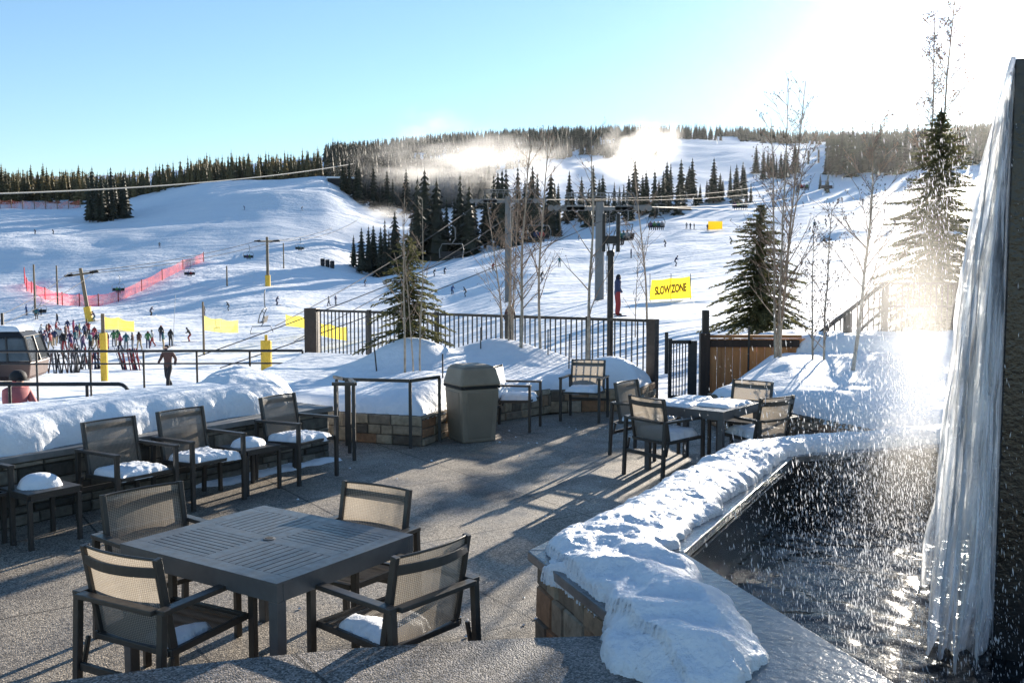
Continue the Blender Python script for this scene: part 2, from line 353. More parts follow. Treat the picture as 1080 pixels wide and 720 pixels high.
# near rows (metres) for 1..36 m, then sight-line rows for 55 m and beyond
TBL = {
 -900: ([-1, -1, -1, -1.1, -1.3, -1.9, -2.2], [377, 372, 352, 338, 320, 290, 262, 235, 218, 208, 200, 195, 198]),
 0:    ([-1, -1, -1, -1.1, -1.3, -1.9, -2.2], [390, 374, 353, 337, 314, 266, 232, 214, 207, 197, 192, 188, 192]),
 100:  ([-1, -1, -1, -1.1, -1.3, -1.9, -2.2], [390, 374, 352, 335, 310, 268, 236, 216, 208, 196, 190, 186, 190]),
 150:  ([-1, -1, -1, -1.1, -1.3, -1.9, -2.2], [389, 373, 351, 334, 306, 266, 231, 211, 208, 194, 187, 184, 189]),
 215:  ([-1, -1, -1, -1.1, -1.3, -1.9, -2.2], [388, 371, 348, 330, 302, 262, 220, 190, 195, 186, 180, 178, 185]),
 290:  ([-1, -1, -1, -1.0, -1.2, -1.8, -2.2], [386, 366, 342, 320, 298, 258, 216, 189, 193, 180, 173, 171, 180]),
 345:  ([-1, -1, -1, -.9, -1.0, -1.6, -2.0], [384, 360, 338, 324, 304, 268, 222, 184, 188, 172, 167, 166, 176]),
 400:  ([-1, -1, -1, -.7, -.8, -1.3, -1.9], [380, 352, 335, 322, 304, 285, 245, 222, 200, 176, 162, 158, 170]),
 470:  ([-1, -1, -1, -.5, -.6, -1.0, -1.5], [372, 344, 328, 312, 291, 277, 254, 228, 203, 178, 156, 151, 165]),
 560:  ([-1, -1, -1, -.4, -.4, -.6, -.5], [342, 322, 300, 283, 273, 258, 234, 214, 194, 170, 150, 144, 160]),
 650:  ([-1, -1, -1, -.3, -.2, 0, .4], [318, 309, 297, 284, 270, 250, 226, 208, 190, 166, 148, 142, 158]),
 720:  ([-1, -1, -1, -.2, .1, .5, .5], [316, 300, 286, 270, 258, 241, 216, 203, 190, 170, 148, 141, 158]),
 800:  ([-1, -1, -1, .3, .8, .8, .7], [310, 292, 278, 262, 253, 237, 218, 206, 192, 160, 151, 145, 158]),
 870:  ([-1, -1, -1, .6, .9, 1.0, .8], [305, 284, 268, 254, 242, 227, 208, 196, 180, 166, 155, 149, 158]),
 940:  ([-1, -1, -1, .7, 1.0, 1.1, 1.0], [292, 272, 258, 247, 237, 222, 204, 188, 176, 162, 156, 150, 155]),
 1060: ([-1, -1, -1, .7, 1.1, 1.3, 1.3], [285, 265, 250, 238, 228, 212, 195, 180, 165, 152, 142, 138, 145]),
 1900: ([-1, -1, -1, .7, 1.2, 1.6, 2.0], [270, 255, 240, 225, 215, 205, 190, 175, 160, 150, 140, 135, 140]),
}
def build_terrain():
    us = np.array([(k - 540) / 1000 for k in TBL]); rows = []
    for k, (zn, yp) in TBL.items():
        rows.append(list(zn) + [zat(y, D) for y, D in zip(yp, DS[7:])])
    rows = np.array(rows)                                     # columns x depths
    NU, ND = 460, 300
    uu = np.linspace(-2.1, 2.1, NU) ** 3 * .18 + np.linspace(-1.3, 1.3, NU)
    ld = np.log(np.array(DS)); dd = np.exp(np.linspace(ld[0], ld[-1], ND))
    # depth interpolation in slope space (z - H)/D keeps sight lines straight
    sl = (rows - H) / np.array(DS)[None, :]
    tmp = np.array([np.interp(np.log(dd), ld, s) for s in sl])
    out = np.array([np.interp(uu, us, tmp[:, j]) for j in range(ND)]).T     # NU x ND
    for _ in range(3):
        p = np.pad(out, 1, mode='edge'); out = (p[:-2, 1:-1] + p[2:, 1:-1] + 2 * p[1:-1, 1:-1]) / 4
    for _ in range(2):
        p = np.pad(out, 1, mode='edge'); out = (p[1:-1, :-2] + p[1:-1, 2:] + 2 * p[1:-1, 1:-1]) / 4
    D = np.broadcast_to(dd[None, :], out.shape); X = uu[:, None] * D
    Z = H + out * D
    far = np.clip((D - 40) / 120, 0, 1)
    Z = Z + far * ((fbm(X / 45, D / 45, 3) - .5) * 5.0 + (fbm(X / 14, D / 9, 5) - .5) * 1.1)
    Z = Z + np.clip((D - 19) / 20, 0, 1) * (fbm(X / 6, D / 4, 8) - .5) * .35
    return uu, dd, X, D, Z
TU, TD, TX, TY, TZ = build_terrain()
def tz(x, y):
    u = x / y; i = int(np.clip(np.searchsorted(TU, u) - 1, 0, len(TU) - 2)); j = int(np.clip(np.searchsorted(TD, y) - 1, 0, len(TD) - 2))
    a = (u - TU[i]) / (TU[i + 1] - TU[i]); b = (y - TD[j]) / (TD[j + 1] - TD[j])
    return float((TZ[i, j] * (1 - a) + TZ[i + 1, j] * a) * (1 - b) + (TZ[i, j + 1] * (1 - a) + TZ[i + 1, j + 1] * a) * b)
def on(px, D, dz=0):
    x = (px - 540) / 1000 * D; return Vector((x, D, tz(x, D) + dz))
def gridmesh(name, X, Y, Z, keep=None, smooth=True):
    n0, n1 = X.shape; idx = np.arange(n0 * n1).reshape(n0, n1)
    f = np.stack([idx[:-1, :-1], idx[1:, :-1], idx[1:, 1:], idx[:-1, 1:]], -1).reshape(-1, 4)
    V = np.stack([X, Y, Z], -1).reshape(-1, 3)
    if keep is not None:
        k = keep; kk = (k[:-1, :-1] | k[1:, :-1] | k[1:, 1:] | k[:-1, 1:]).reshape(-1); f = f[kk]
        used = np.unique(f); re = -np.ones(len(V), int); re[used] = np.arange(len(used)); V = V[used]; f = re[f]
    me = bpy.data.meshes.new(name); me.from_pydata(V.tolist(), [], f.tolist())
    if smooth: me.polygons.foreach_set('use_smooth', [True] * len(f))
    me.update(); return me
tag(link('snow_slope', gridmesh('snow_slope', TX, TY, TZ), M['slope']), 'broad groomed ski slope rising behind the patio', 'slope', kind='structure')
# distant peak beyond the ridge
mb = MB(); 
def mountain():
    n = 60; X = np.linspace(330, 900, n)[:, None] * np.ones((1, 24)); Y = 1480 + np.linspace(0, 190, 24)[None, :] * np.ones((n, 1))
    px = X / 1480 * 1000 + 540
    prof = 205 + 62 * np.exp(-((px - 925) / 26) ** 2) * 1.0 - 34 * 0 
    prof = 182 + 52 * np.exp(-((px - 926) / 30) ** 2) + 14 * np.exp(-((px - 955) / 26) ** 2) + 6 * fbm(px / 14, px * 0, 4)
    v = np.linspace(0, 1, 24)[None, :]; Z = prof * np.sin(np.clip(v * 1.9, 0, 1.57)) + 8 * (fbm(X / 40, Y / 30, 9) - .5)
    return gridmesh('mountain_peak', X, Y, Z)
tag(link('mountain', mountain(), M['snow']), 'distant snowy peak above the right hand forest', 'mountain', kind='structure')

# ------------------------------------------------------------------ snow blankets
def sdist(poly, X, Y):
    inside = np.zeros(X.shape, bool); d = np.full(X.shape, 1e9); n = len(poly)
    for i in range(n):
        x1, y1 = poly[i]; x2, y2 = poly[(i + 1) % n]
        c = ((y1 > Y) != (y2 > Y)) & (X < (x2 - x1) * (Y - y1) / ((y2 - y1) if y2 != y1 else 1e-9) + x1); inside ^= c
        ex, ey = x2 - x1, y2 - y1; t = np.clip(((X - x1) * ex + (Y - y1) * ey) / (ex * ex + ey * ey + 1e-12), 0, 1)
        d = np.minimum(d, np.hypot(X - x1 - t * ex, Y - y1 - t * ey))
    return np.where(inside, d, -d)
def blanket(name, poly, base, T, w, res, amp=.03, freq=3, edge=.04, efreq=4, seed=0, sink=.03, lump=0, lfreq=18):
    xs = [p[0] for p in poly]; ys = [p[1] for p in poly]; pad = edge + 2 * res
    X, Y = np.meshgrid(np.arange(min(xs) - pad, max(xs) + pad, res), np.arange(min(ys) - pad, max(ys) + pad, res), indexing='ij')
    sd_ = sdist(poly, X, Y) + edge * 2 * (fbm(X * efreq, Y * efreq, seed) - .5)
    k = np.clip(sd_ / w, 0, 1); prof = np.sqrt(1 - (1 - k) ** 2)
    TT = T(X, Y) if callable(T) else T; B = base(X, Y) if callable(base) else base
    Z = B + TT * prof + prof * amp * 2 * (fbm(X * freq, Y * freq, seed + 20) - .5)
    if lump:
        r = 1 - np.abs(2 * fbm(X * lfreq, Y * lfreq, seed + 40, 3) - 1); Z = Z + prof * lump * (r - .6)
    if lump: Z = Z + prof * lump * .5 * (np.abs(2 * fbm(X * lfreq * 5, Y * lfreq * 5, seed + 60, 3) - 1) - .3) * (fbm(X * 1.7, Y * 1.7, seed + 61, 2) > .47)
    Z = np.where(sd_ > 0, np.maximum(Z, B + .003), B - sink)
    return gridmesh(name, X, Y, Z, sd_ > 0)
def snow(name, label, me_args, mat_='snow', loc=None, rz=None, group=None):
    o = link(name, blanket(name, **me_args), M[mat_], loc=loc, rz=rz); tag(o, label, 'snow', group); return o

# ------------------------------------------------------------------ stone walls from individual blocks
def stone_run(mb, p, q, z0, z1, seed=0, depth=.12, rh=(.07, .14), bw=(.12, .38), side=1):
    r = random.Random(seed); p = Vector((*p, 0)); q = Vector((*q, 0)); d = (q - p); ln = d.length; d.normalize(); nrm = Vector((d.y, -d.x, 0)) * side
    mb.hexa([p + Vector((0, 0, z0)), q + Vector((0, 0, z0)), q - nrm * depth + Vector((0, 0, z0)), p - nrm * depth + Vector((0, 0, z0)),
             p + Vector((0, 0, z1)), q + Vector((0, 0, z1)), q - nrm * depth + Vector((0, 0, z1)), p - nrm * depth + Vector((0, 0, z1))], t=.02)
    z = z0
    while z < z1 - .02:
        h = min(r.uniform(*rh), z1 - z)
        if z1 - z - h < .04: h = z1 - z
        s = 0
        while s < ln - .01:
            wd = min(r.uniform(*bw), ln - s)
            if ln - s - wd < .06: wd = ln - s
            g = .005; pr = r.uniform(.008, .03); a = p + d * (s + g); b = p + d * (s + wd - g)
            o = nrm * pr; i_ = nrm * .002; ch = .008
            pts = [a + i_, b + i_, b + o - d * ch, a + o + d * ch]
            lo = Vector((0, 0, z + g)); hi = Vector((0, 0, z + h - g)); lo2 = lo + Vector((0, 0, ch)); hi2 = hi - Vector((0, 0, ch))
            jit = lambda: Vector((0, 0, r.uniform(-.005, .005))) + nrm * r.uniform(-.004, .004)
            A = [a + i_ + lo, b + i_ + lo, b + i_ + hi, a + i_ + hi]; B = [a + o + d * ch + lo2 + jit(), b + o - d * ch + lo2 + jit(), b + o - d * ch + hi2 + jit(), a + o + d * ch + hi2 + jit()]
            t = r.random(); t = t if t != .5 else .51
            n = len(mb.v); mb.v += [tuple(x) for x in A + B]
            fs = [(4, 5, 6, 7), (0, 1, 5, 4), (1, 2, 6, 5), (2, 3, 7, 6), (3, 0, 4, 7)]
            for f in fs: mb.face(tuple(n + k for k in (f if side == 1 else f[::-1])), t=t)
            s += wd
        z += h

# ------------------------------------------------------------------ patio & terrace
patio_poly = [(-6.5, 2.0), (3.0, 2.0), (12, 2.0), (12, 16.05), (3.3, 16.05), (2.45, 16.05), (2.2, 15.6), (-2.0, 12.9), (-3.0, 11.6), (-7.5, 5)]
mb = MB(); mb.prism(patio_poly, -.9, 0); tag(obj('patio', mb, M['patio']), 'exposed aggregate patio paving', 'patio', kind='structure')
terr = [(-9, -6), (9, -6), (9, .5), (1.9, 2.55), (1.04, 2.55), (.47, 4.36)]
for k in range(1, 15):
    t = k / 14; terr.append((.47 - 5.5 * t, 4.36 - .25 * t - 2.1 * t * t))
terr.append((-9, 1.5))
mb = MB(); mb.prism(terr, .004, .5); obj('terrace', mb, M['terrace'], bevel=.02); tag(bpy.data.objects['terrace'], 'raised aggregate terrace edge in front', 'terrace', kind='structure')

r_ = random.Random(21); mb = MB()
for k in range(90):
    x, y = (r_.gauss(.1, .6), r_.gauss(5.2, .7)) if k < 35 else ((r_.uniform(-3, 2.2), r_.uniform(5, 12.5)) if k < 70 else (r_.gauss(.9, .8), r_.gauss(12.6, .5)))
    if x > .1 and y < 5.7 + (x - .1) * 1.5: continue
    z = r_.uniform(.006, .022); c = Vector((x, y, z * .35)); n = len(mb.v)
    mb.v += [tuple(c + Vector((r_.uniform(.6, 1.2) * z * a, r_.uniform(.6, 1.2) * z * b, z * d))) for a, b, d in ((1, 0, 0), (0, 1, 0), (-1, 0, 0), (0, -1, 0), (.1, .1, .7), (0, 0, -.3))]
    for f in ((0, 1, 4), (1, 2, 4), (2, 3, 4), (3, 0, 4), (1, 0, 5), (2, 1, 5), (3, 2, 5), (0, 3, 5)): mb.face(tuple(n + i for i in f))
tag(obj('snow_crumbs', mb, M['snow']), 'small crumbs of snow scattered over the patio paving', 'snow', kind='stuff')
# ------------------------------------------------------------------ patio chair
def chair():
    root = empty('patio_chair')
    seat = MB(); n = 8
    for i in range(n):
        y0 = -.2 + .46 * i / n; y1 = -.2 + .46 * (i + 1) / n
        f = lambda y: .405 + .02 * ((y + .2) / .46) - .018 * math.sin(math.pi * (y + .2) / .46)
        seat.hexa([(-.25, y0, f(y0) - .004), (.25, y0, f(y0) - .004), (.25, y1, f(y1) - .004), (-.25, y1, f(y1) - .004),
                   (-.25, y0, f(y0)), (.25, y0, f(y0)), (.25, y1, f(y1)), (-.25, y1, f(y1))])
    obj('seat', seat, M['sling'], root)
    fr = MB()
    for s in (-1, 1): fr.bar((s * .258, -.23, .405), (s * .258, .275, .425), .022, .035)
    fr.bar((-.25, .268, .425), (.25, .268, .425), .03, .03); fr.bar((-.25, -.222, .4), (.25, -.222, .4), .03, .03)
    obj('seat_frame', fr, M['bronze'], root, bevel=.003)
    # reclined, gently curved back
    def bp(x, t, off=0): return Vector((x, -.20 - .085 * t - .03 * (1 - (x / .25) ** 2) + off, .42 + .45 * t))
    bk = MB(); nx, nz = 8, 8
    for i in range(nx):
        for j in range(nz):
            x0, x1 = -.235 + .47 * i / nx, -.235 + .47 * (i + 1) / nx; t0, t1 = j / nz, (j + 1) / nz
            bk.quad(bp(x0, t0), bp(x1, t0), bp(x1, t1), bp(x0, t1))
    for o_ in (0,):
        bk2 = bk
    obj('backrest', bk, M['sling'], root, smooth=True)
    bf = MB()
    for s in (-1, 1): bf.bar((s * .25, -.20, .40), (s * .25, -.287, .875), .028, .038, up=(0, 1, 0))
    pts = [bp(-.25 + .5 * k / 12, .995) for k in range(13)]; bf.tube(pts, .008, 6)
    pts = [bp(-.25 + .5 * k / 12, .86, -.028 * math.sin(math.pi * k / 12) - .012) for k in range(13)]; n0 = len(bf.v)
    for p_ in pts:
        for dy, dz in ((-.008, -.024), (.008, -.024), (.008, .024), (-.008, .024)): bf.v.append((p_.x, p_.y + dy, p_.z + dz))
    for k in range(12):
        for j in range(4): bf.face((n0 + 4 * k + j, n0 + 4 * k + (j + 1) % 4, n0 + 4 * k + 4 + (j + 1) % 4, n0 + 4 * k + 4 + j))
    obj('back_frame', bf, M['bronze'], root, bevel=.003)
    for s in (-1, 1):
        a = MB(); a.bar((s * .29, .305, .642), (s * .29, -.315, .632), .055, .026); obj('armrest', a, M['bronze'], root, bevel=.004)
    rr = MB(); rr.bar((-.262, -.315, .631), (.262, -.315, .631), .055, .025); obj('rear_rail', rr, M['bronze'], root, bevel=.004)
    st = MB(); st.bar((-.27, -.31, .27), (.27, -.31, .27), .022, .04); st.bar((-.29, -.28, .27), (-.29, -.25, .4), .02, .02); st.bar((.29, -.28, .27), (.29, -.25, .4), .02, .02)
    obj('stretcher', st, M['bronze'], root, bevel=.003)
    for s in (-1, 1):
        for y, yt in ((.285, .285), (-.33, -.3)):
            l = MB(); l.bar((s * .29, y, 0), (s * .29, yt, .63), .038, .034, up=(0, 1, 0)); obj('leg', l, M['bronze'], root, bevel=.003)
    return root
CH = []
proto = None
def put_chair(x, y, fx, fy, label, group):
    global proto
    rz = math.atan2(-fx, fy)
    if proto is None: proto = chair(); c = proto
    else: c = copy_tree(proto)
    c.location = (x, y, 0); c.rotation_euler = (0, 0, rz); tag(c, label, 'chair', group); return c
def chair_snow(c, poly, T, label, seed, amp=.012, base=.412):
    o = link('snow_patch', blanket('snow_patch', poly, lambda X, Y: base + .015 + 0 * X, T * .8, .07, .0125, amp, 6, .05, 6, seed, .02, .02, 11), M['snow'], loc=c.location, rz=c.rotation_euler.z)
    tag(o, label, 'snow', 'snow lying on the furniture'); return o
def rect(x0, x1, y0, y1): return [(x0, y0), (x1, y0), (x1, y1), (x0, y1)]
FG = 'chairs round the near table'; a_ = Vector((.55, .835)); b_ = Vector((-.835, .55)); tc = Vector((-1.345, 5.16))
def back_at(px, py, fx, fy):   # chair origin from the middle of its back's top edge
    f = Vector((fx, fy)).normalized(); return Vector((px, py)) + f * .27
p = back_at(-1.86, 4.445, .47, .88); c1 = put_chair(p.x, p.y, .47, .88, 'woven sling chair seen from behind at the near left side of the slatted table', FG)
p = back_at(-.40, 4.55, -.77, .63); c2 = put_chair(p.x, p.y, -.77, .63, 'dark sling chair at the near right of the slatted table, snow on its seat', FG)
p = back_at(-2.27, 5.76, .75, -.66); c3 = put_chair(p.x, p.y, .75, -.66, 'woven sling chair at the far left side of the near table, facing right', FG)
p = back_at(-.855, 5.835, -.5, -.866); c4 = put_chair(p.x, p.y, -.5, -.866, 'woven sling chair at the far right side of the near table, facing the camera', FG)
chair_snow(c1, [(.0, -.17), (.2, -.18), (.24, -.05), (.22, .16), (.12, .05), (.06, -.05)], .03, 'thin glazed snow left on the seat of the near left chair', 3)
chair_snow(c2, [(-.24, -.18), (.1, -.18), (.12, -.02), (-.02, .06), (-.12, .16), (-.24, .12)], .055, 'clumpy white snow on the seat of the dark near right chair', 4)
ROW = 'chairs along the left stone wall'
f_ = (.82, -.573)
c0 = put_chair(-4.43, 7.45, *f_, 'bronze armchair cut off by the left edge of the photo', ROW)
l1 = put_chair(-3.425, 8.36, *f_, 'bronze armchair right of the leftmost side table, snow cushion on its seat', ROW)
l2 = put_chair(-3.0, 9.0, *f_, 'bronze armchair with snowy seat just left of the second small side table', ROW)
l3 = put_chair(-2.295, 10.05, .85, -.5, 'bronze armchair with snowy seat at the right end of the row by the stone wall', ROW)
chair_snow(l1, rect(-.24, .24, -.18, .27), .07, 'smooth snow cushion on the leftmost fully visible wall chair', 5)
chair_snow(l2, rect(-.24, .24, -.18, .27), .08, 'snow cushion on the middle wall chair with a dip in it', 6)
chair_snow(l3, rect(-.24, .24, -.18, .26), .075, 'snow cushion on the last wall chair before the handrail', 7)
RG = 'chairs in front of the middle planter'
r1 = put_chair(.05, 13.28, .96, -.28, 'armchair seen from the side just right of the bin, its back white with snow', RG)
r2 = put_chair(1.08, 14.1, -.3, -.95, 'armchair facing the camera in front of the snowy planter, right of the bin', RG)
chair_snow(r1, rect(-.24, .24, -.18, .27), .1, 'thick snow on the seat of the armchair next to the bin', 8)
chair_snow(r2, rect(-.24, .24, -.18, .27), .1, 'snow on the seat of the armchair facing the camera by the planter', 9)
mb = MB(); mb.hexa([(-.22, -.195, .45), (.22, -.195, .45), (.22, -.17, .45), (-.22, -.17, .45), (-.21, -.272, .85), (.21, -.272, .85), (.21, -.245, .86), (-.21, -.245, .86)])
o = obj('snow_patch', mb, M['snow'], bevel=.008, loc=r1.location, rz=r1.rotation_euler.z); tag(o, 'white snow stuck to the back of the armchair beside the bin', 'snow', 'snow lying on the furniture')
FT = 'chairs round the far table'; ft = Vector((2.15, 10.6)); e1 = Vector((.62, .78)); e2 = Vector((-.78, .62))
q1 = put_chair(1.66, 10.2, .8, .6, 'dark armchair seen from behind at the left of the far table, snow on its seat', FT)
q2 = put_chair(1.62, 11.35, .78, -.62, 'dark armchair behind the far table near the gate', FT)
q3 = put_chair(2.68, 10.3, -.55, .83, 'dark armchair seen from behind at the right front of the far table', FT)
q4 = put_chair(2.78, 11.35, -.62, -.78, 'dark armchair at the right rear of the far table against the snowbank', FT)
chair_snow(q1, rect(-.24, .24, -.18, .27), .11, 'rounded snow on the seat of the chair left of the far table', 10)
chair_snow(q2, rect(-.24, .24, -.18, .25), .08, 'snow on the seat of the far table chair near the gate', 11)
chair_snow(q3, rect(-.24, .24, -.18, .25), .1, 'snow on the seat of the chair at the right front of the far table', 12)

# ------------------------------------------------------------------ tables
def slat_table(name, sx, sy, label, slats=9, hole=True):
    root = empty(name); tag(root, label, 'table', 'slatted metal dining tables'); h = .72
    b = MB(); bw = .075
    b.bar((-sx / 2, -sy / 2 + .02, h - .045), (sx / 2, -sy / 2 + .02, h - .045), .04, .09); b.bar((-sx / 2, sy / 2 - .02, h - .045), (sx / 2, sy / 2 - .02, h - .045), .04, .09)
    b.bar((-sx / 2 + .02, -sy / 2 + .04, h - .045), (-sx / 2 + .02, sy / 2 - .04, h - .045), .04, .09); b.bar((sx / 2 - .02, -sy / 2 + .04, h - .045), (sx / 2 - .02, sy / 2 - .04, h - .045), .04, .09)
    obj('apron', b, M['table'], root, bevel=.004)
    u = MB(); u.box((0, 0, h - .022), (sx - .09, sy - .09, .01)); obj('underplate', u, M['slot'], root)
    t = MB(); zt = h + .002; th = .012
    # border
    t.box((0, -sy / 2 + .05, zt), (sx, .1, th)); t.box((0, sy / 2 - .05, zt), (sx, .1, th)); t.box((-sx / 2 + .05, 0, zt), (.1, sy - .2, th)); t.box((sx / 2 - .05, 0, zt), (.1, sy - .2, th))
    t.box((0, 0, zt), (.09, sy - .2, th)); 
    for s in (-1, 1): t.box((s * (sx / 4 - .0275), 0, zt), (sx / 2 - .145, .09, th))
    gap = .006; qx, qy = (sx - .2 - .09) / 2, (sy - .2 - .09) / 2
    for ix in (-1, 1):
        for iy in (-1, 1):
            cx, cy = ix * (.045 + qx / 2), iy * (.045 + qy / 2)
            n = slats
            for k in range(n):
                if ix * iy > 0:
                    w_ = qy / n; t.box((cx, cy - qy / 2 + w_ * (k + .5), zt), (qx, w_ - gap, th))
                else:
                    w_ = qx / n; t.box((cx - qx / 2 + w_ * (k + .5), cy, zt), (w_ - gap, qy, th))
    top = obj('tabletop', t, M['table'], root, bevel=.0015)
    if hole:
        r = MB(); r.lathe([(.033, 0), (.033, .004), (.026, .005)], (0, 0, zt + .0065), 20); obj('umbrella_ring', r, M['galv'], top)
        r = MB(); r.lathe([(.022, 0), (.022, .002)], (0, 0, zt + .0105), 20); obj('umbrella_hole', r, M['slot'], top)
    for i in (-1, 1):
        for j in (-1, 1):
            l = MB(); l.box((i * (sx / 2 - .032), j * (sy / 2 - .032), (h - .09) / 2), (.06, .06, h - .09)); obj('leg', l, M['table'], root, bevel=.004)
    return root
t1 = slat_table('slatted_table', 1.22, 1.02, 'large charcoal slatted dining table with umbrella hole in the near left foreground'); t1.location = (tc.x, tc.y, 0); t1.rotation_euler = (0, 0, math.atan2(b_.y, b_.x))
t2 = slat_table('slatted_table', .95, .95, 'small charcoal table with patches of snow near the wooden fence', hole=False); t2.location = (ft.x, ft.y, 0); t2.rotation_euler = (0, 0, math.atan2(e1.y, e1.x))
for k, (x0, x1, y0, y1) in enumerate([(-.42, -.05, -.02, .42), (.0, .42, .1, .44), (-.2, .4, -.4, .0)]):
    o = link('snow_patch', blanket('snow_patch', rect(x0, x1, y0, y1), .727, .035, .05, .02, .006, 6, .03, 7, 30 + k, .005), M['snow'], loc=(ft.x, ft.y, 0), rz=t2.rotation_euler.z)
    tag(o, ['thin snow on the gate side of the far table top', 'thin snow on the rear corner of the far table top', 'thin snow on the front corner of the far table top'][k], 'snow', 'snow lying on the furniture')
def side_table(x, y, label):
    root = empty('side_table', (x, y, 0), math.atan2(-f_[0], f_[1]), label, 'side table', 'small side tables between the wall chairs')
    t = MB(); t.box((0, 0, .445), (.45, .45, .018)); obj('table_top', t, M['bronze'], root, bevel=.003)
    a = MB()
    for s in (-1, 1):
        a.bar((-.2, s * .21, .418), (.2, s * .21, .418), .025, .036); a.bar((s * .21, -.2, .418), (s * .21, .2, .418), .025, .036)
    obj('apron', a, M['bronze'], root)
    for i in (-1, 1):
        for j in (-1, 1):
            l = MB(); l.box((i * .205, j * .205, .2), (.034, .034, .4)); obj('leg', l, M['bronze'], root, bevel=.003)
    return root
s1 = side_table(-3.86, 7.66, 'small square side table with a snow dome between the two leftmost wall chairs')
s2 = side_table(-2.66, 9.5, 'small square side table with snow between the middle and last wall chairs')
for t, k, lb in ((s1, 0, 'rounded snow dome on the leftmost side table'), (s2, 1, 'flat round snow pad on the side table between wall chairs')):
    pl = [(.17 * math.cos(a) - .01, .17 * math.sin(a) - .03) for a in [i * math.pi / 6 for i in range(12)]]
    o = link('snow_patch', blanket('snow_patch', pl, .456, .1 if k == 0 else .075, .14, .015, .01, 5, .03, 6, 50 + k, .005), M['snow'], loc=t.location, rz=t.rotation_euler.z); tag(o, lb, 'snow', 'snow lying on the furniture')

# ------------------------------------------------------------------ left wall with snow
rowd = Vector((.573, .82)); rn = Vector((.82, -.573)); W0 = Vector((-3.90, 8.66))
def wp(t, o=0): q = W0 + rowd * t - rn * o; return (q.x, q.y)
root = empty('stone_wall', (0, 0, 0), 0, 'low dark stone wall heaped with snow behind the row of chairs', 'wall')
mb = MB(); stone_run(mb, wp(-4.5), wp(3.0), 0, .56, 11); stone_run(mb, wp(3.0, -.0), wp(3.0, 1.2), 0, .56, 12)
obj('stone_facing', mb, M['dstone'], root)
mb = MB(); mb.prism([wp(-4.5, .14), wp(2.86, .14), wp(2.86, 1.2), wp(-4.5, 1.2)], -1.0, .555); obj('wall_core', mb, M['dstone'], root)
mb = MB(); mb.prism([wp(-4.5, -.05), wp(3.05, -.05), wp(3.05, 1.25), wp(-4.5, 1.25)], .56, .62); obj('cap', mb, M['capstone'], root, bevel=.008)
snow('snow_bank', 'long thick snowbank capping the left stone wall behind the chairs', dict(poly=[wp(-4.4, .06), wp(-.3, .07), wp(1.0, .14), wp(2.2, .22), wp(2.3, 1.2), wp(-4.4, 1.25)], base=.62,
     T=.32, w=.28, res=.025, amp=.035, freq=1.1, edge=.08, efreq=2.2, seed=61, sink=.09, lump=.008, lfreq=3.5))
snow('snow_heap', 'rounded lumpy snow heap at the right end of the left wall', dict(poly=[wp(1.8, .45), wp(2.8, .42), wp(3.2, .8), wp(3.9, 1.6), wp(3.8, 2.5), wp(2.9, 2.4), wp(1.9, 1.4)], base=.5,
     T=lambda X, Y: .46 + 0 * X, w=.7, res=.03, amp=.06, freq=1.6, edge=.06, efreq=2, seed=62, sink=1.2, lump=.05, lfreq=4))
snow('snow_strip', 'thin strip of melting snow on the paving under the wall chairs', dict(poly=[(-3.3, 9.55), (-2.9, 9.75), (-2.35, 10.55), (-2.0, 11.0), (-2.2, 11.0), (-2.7, 10.55), (-3.1, 10.0)], base=0.0, T=.05, w=.1, res=.02, amp=.02, edge=.08, efreq=5, seed=63, sink=.01))

# ------------------------------------------------------------------ handrails by the planter
def rail_obj(name, label, posts, top, r=.02, flat=None, cat='handrail', rails=(), mat_='bronze'):
    root = empty(name, (0, 0, 0), 0, label, cat); m = MB()
    for a, b in zip(top, top[1:]): m.bar(a, b, r * 2, r * 2)
    obj('top_rail', m, M[mat_], root, bevel=.003)
    for (x, y, z0, z1) in posts:
        m = MB(); m.bar((x, y, z0), (x, y, z1), r * 1.9, r * 1.9, up=(0, 1, 0)); obj('post', m, M[mat_], root)
    for rl in rails:
        m = MB(); m.bar(rl[0], rl[1], r * 1.6, r * 1.6); obj('mid_rail', m, M[mat_], root)
    return root
rail_obj('handrail', 'square section metal handrail around the corner of the middle planter', [(-1.27, 11.75, 0, .83), (-.94, 12.2, 0, .83), (-2.1, 11.95, 0, .83), (-2.25, 12.1, .0, .83)],
         [(-2.3, 12.2, .85), (-2.12, 11.93, .85), (-1.27, 11.75, .85), (-.94, 12.2, .85)])
rail_obj('handrail', 'short metal handrail end standing beside the last wall chair', [(-1.85, 11.0, 0, .88), (-2.07, 11.05, 0, .88), (-1.98, 11.45, 0, .88)], [(-2.1, 11.0, .9), (-1.83, 11.0, .9), (-1.97, 11.48, .9)])

# ------------------------------------------------------------------ bin
root = empty('litter_bin', (-.53, 12.38, 0), R(28), 'beige domed litter bin standing against the stone planter', 'bin')
mb = MB(); b0, b1 = .235, .27
mb.hexa([(-b0, -b0, 0), (b0, -b0, 0), (b0, b0, 0), (-b0, b0, 0), (-b1, -b1, .70), (b1, -b1, .70), (b1, b1, .70), (-b1, b1, .70)]); obj('body', mb, M['trash'], root, bevel=.02)
for k in range(4):
    mb = MB(); Rm = Matrix.Rotation(k * math.pi / 2, 3, 'Z')
    pts = [(-.17, -b0 - .006, .05), (.17, -b0 - .006, .05), (.17, -b0 + .03, .05), (-.17, -b0 + .03, .05), (-.19, -b1 - .006, .66), (.19, -b1 - .006, .66), (.19, -b1 + .03, .66), (-.19, -b1 + .03, .66)]
    mb.hexa([Rm @ Vector(p) for p in pts]); obj('side_panel', mb, M['trashpanel'], root, bevel=.012)
mb = MB(); mb.box((0, 0, .72), (.56, .56, .035)); obj('rim', mb, M['slot'], root)
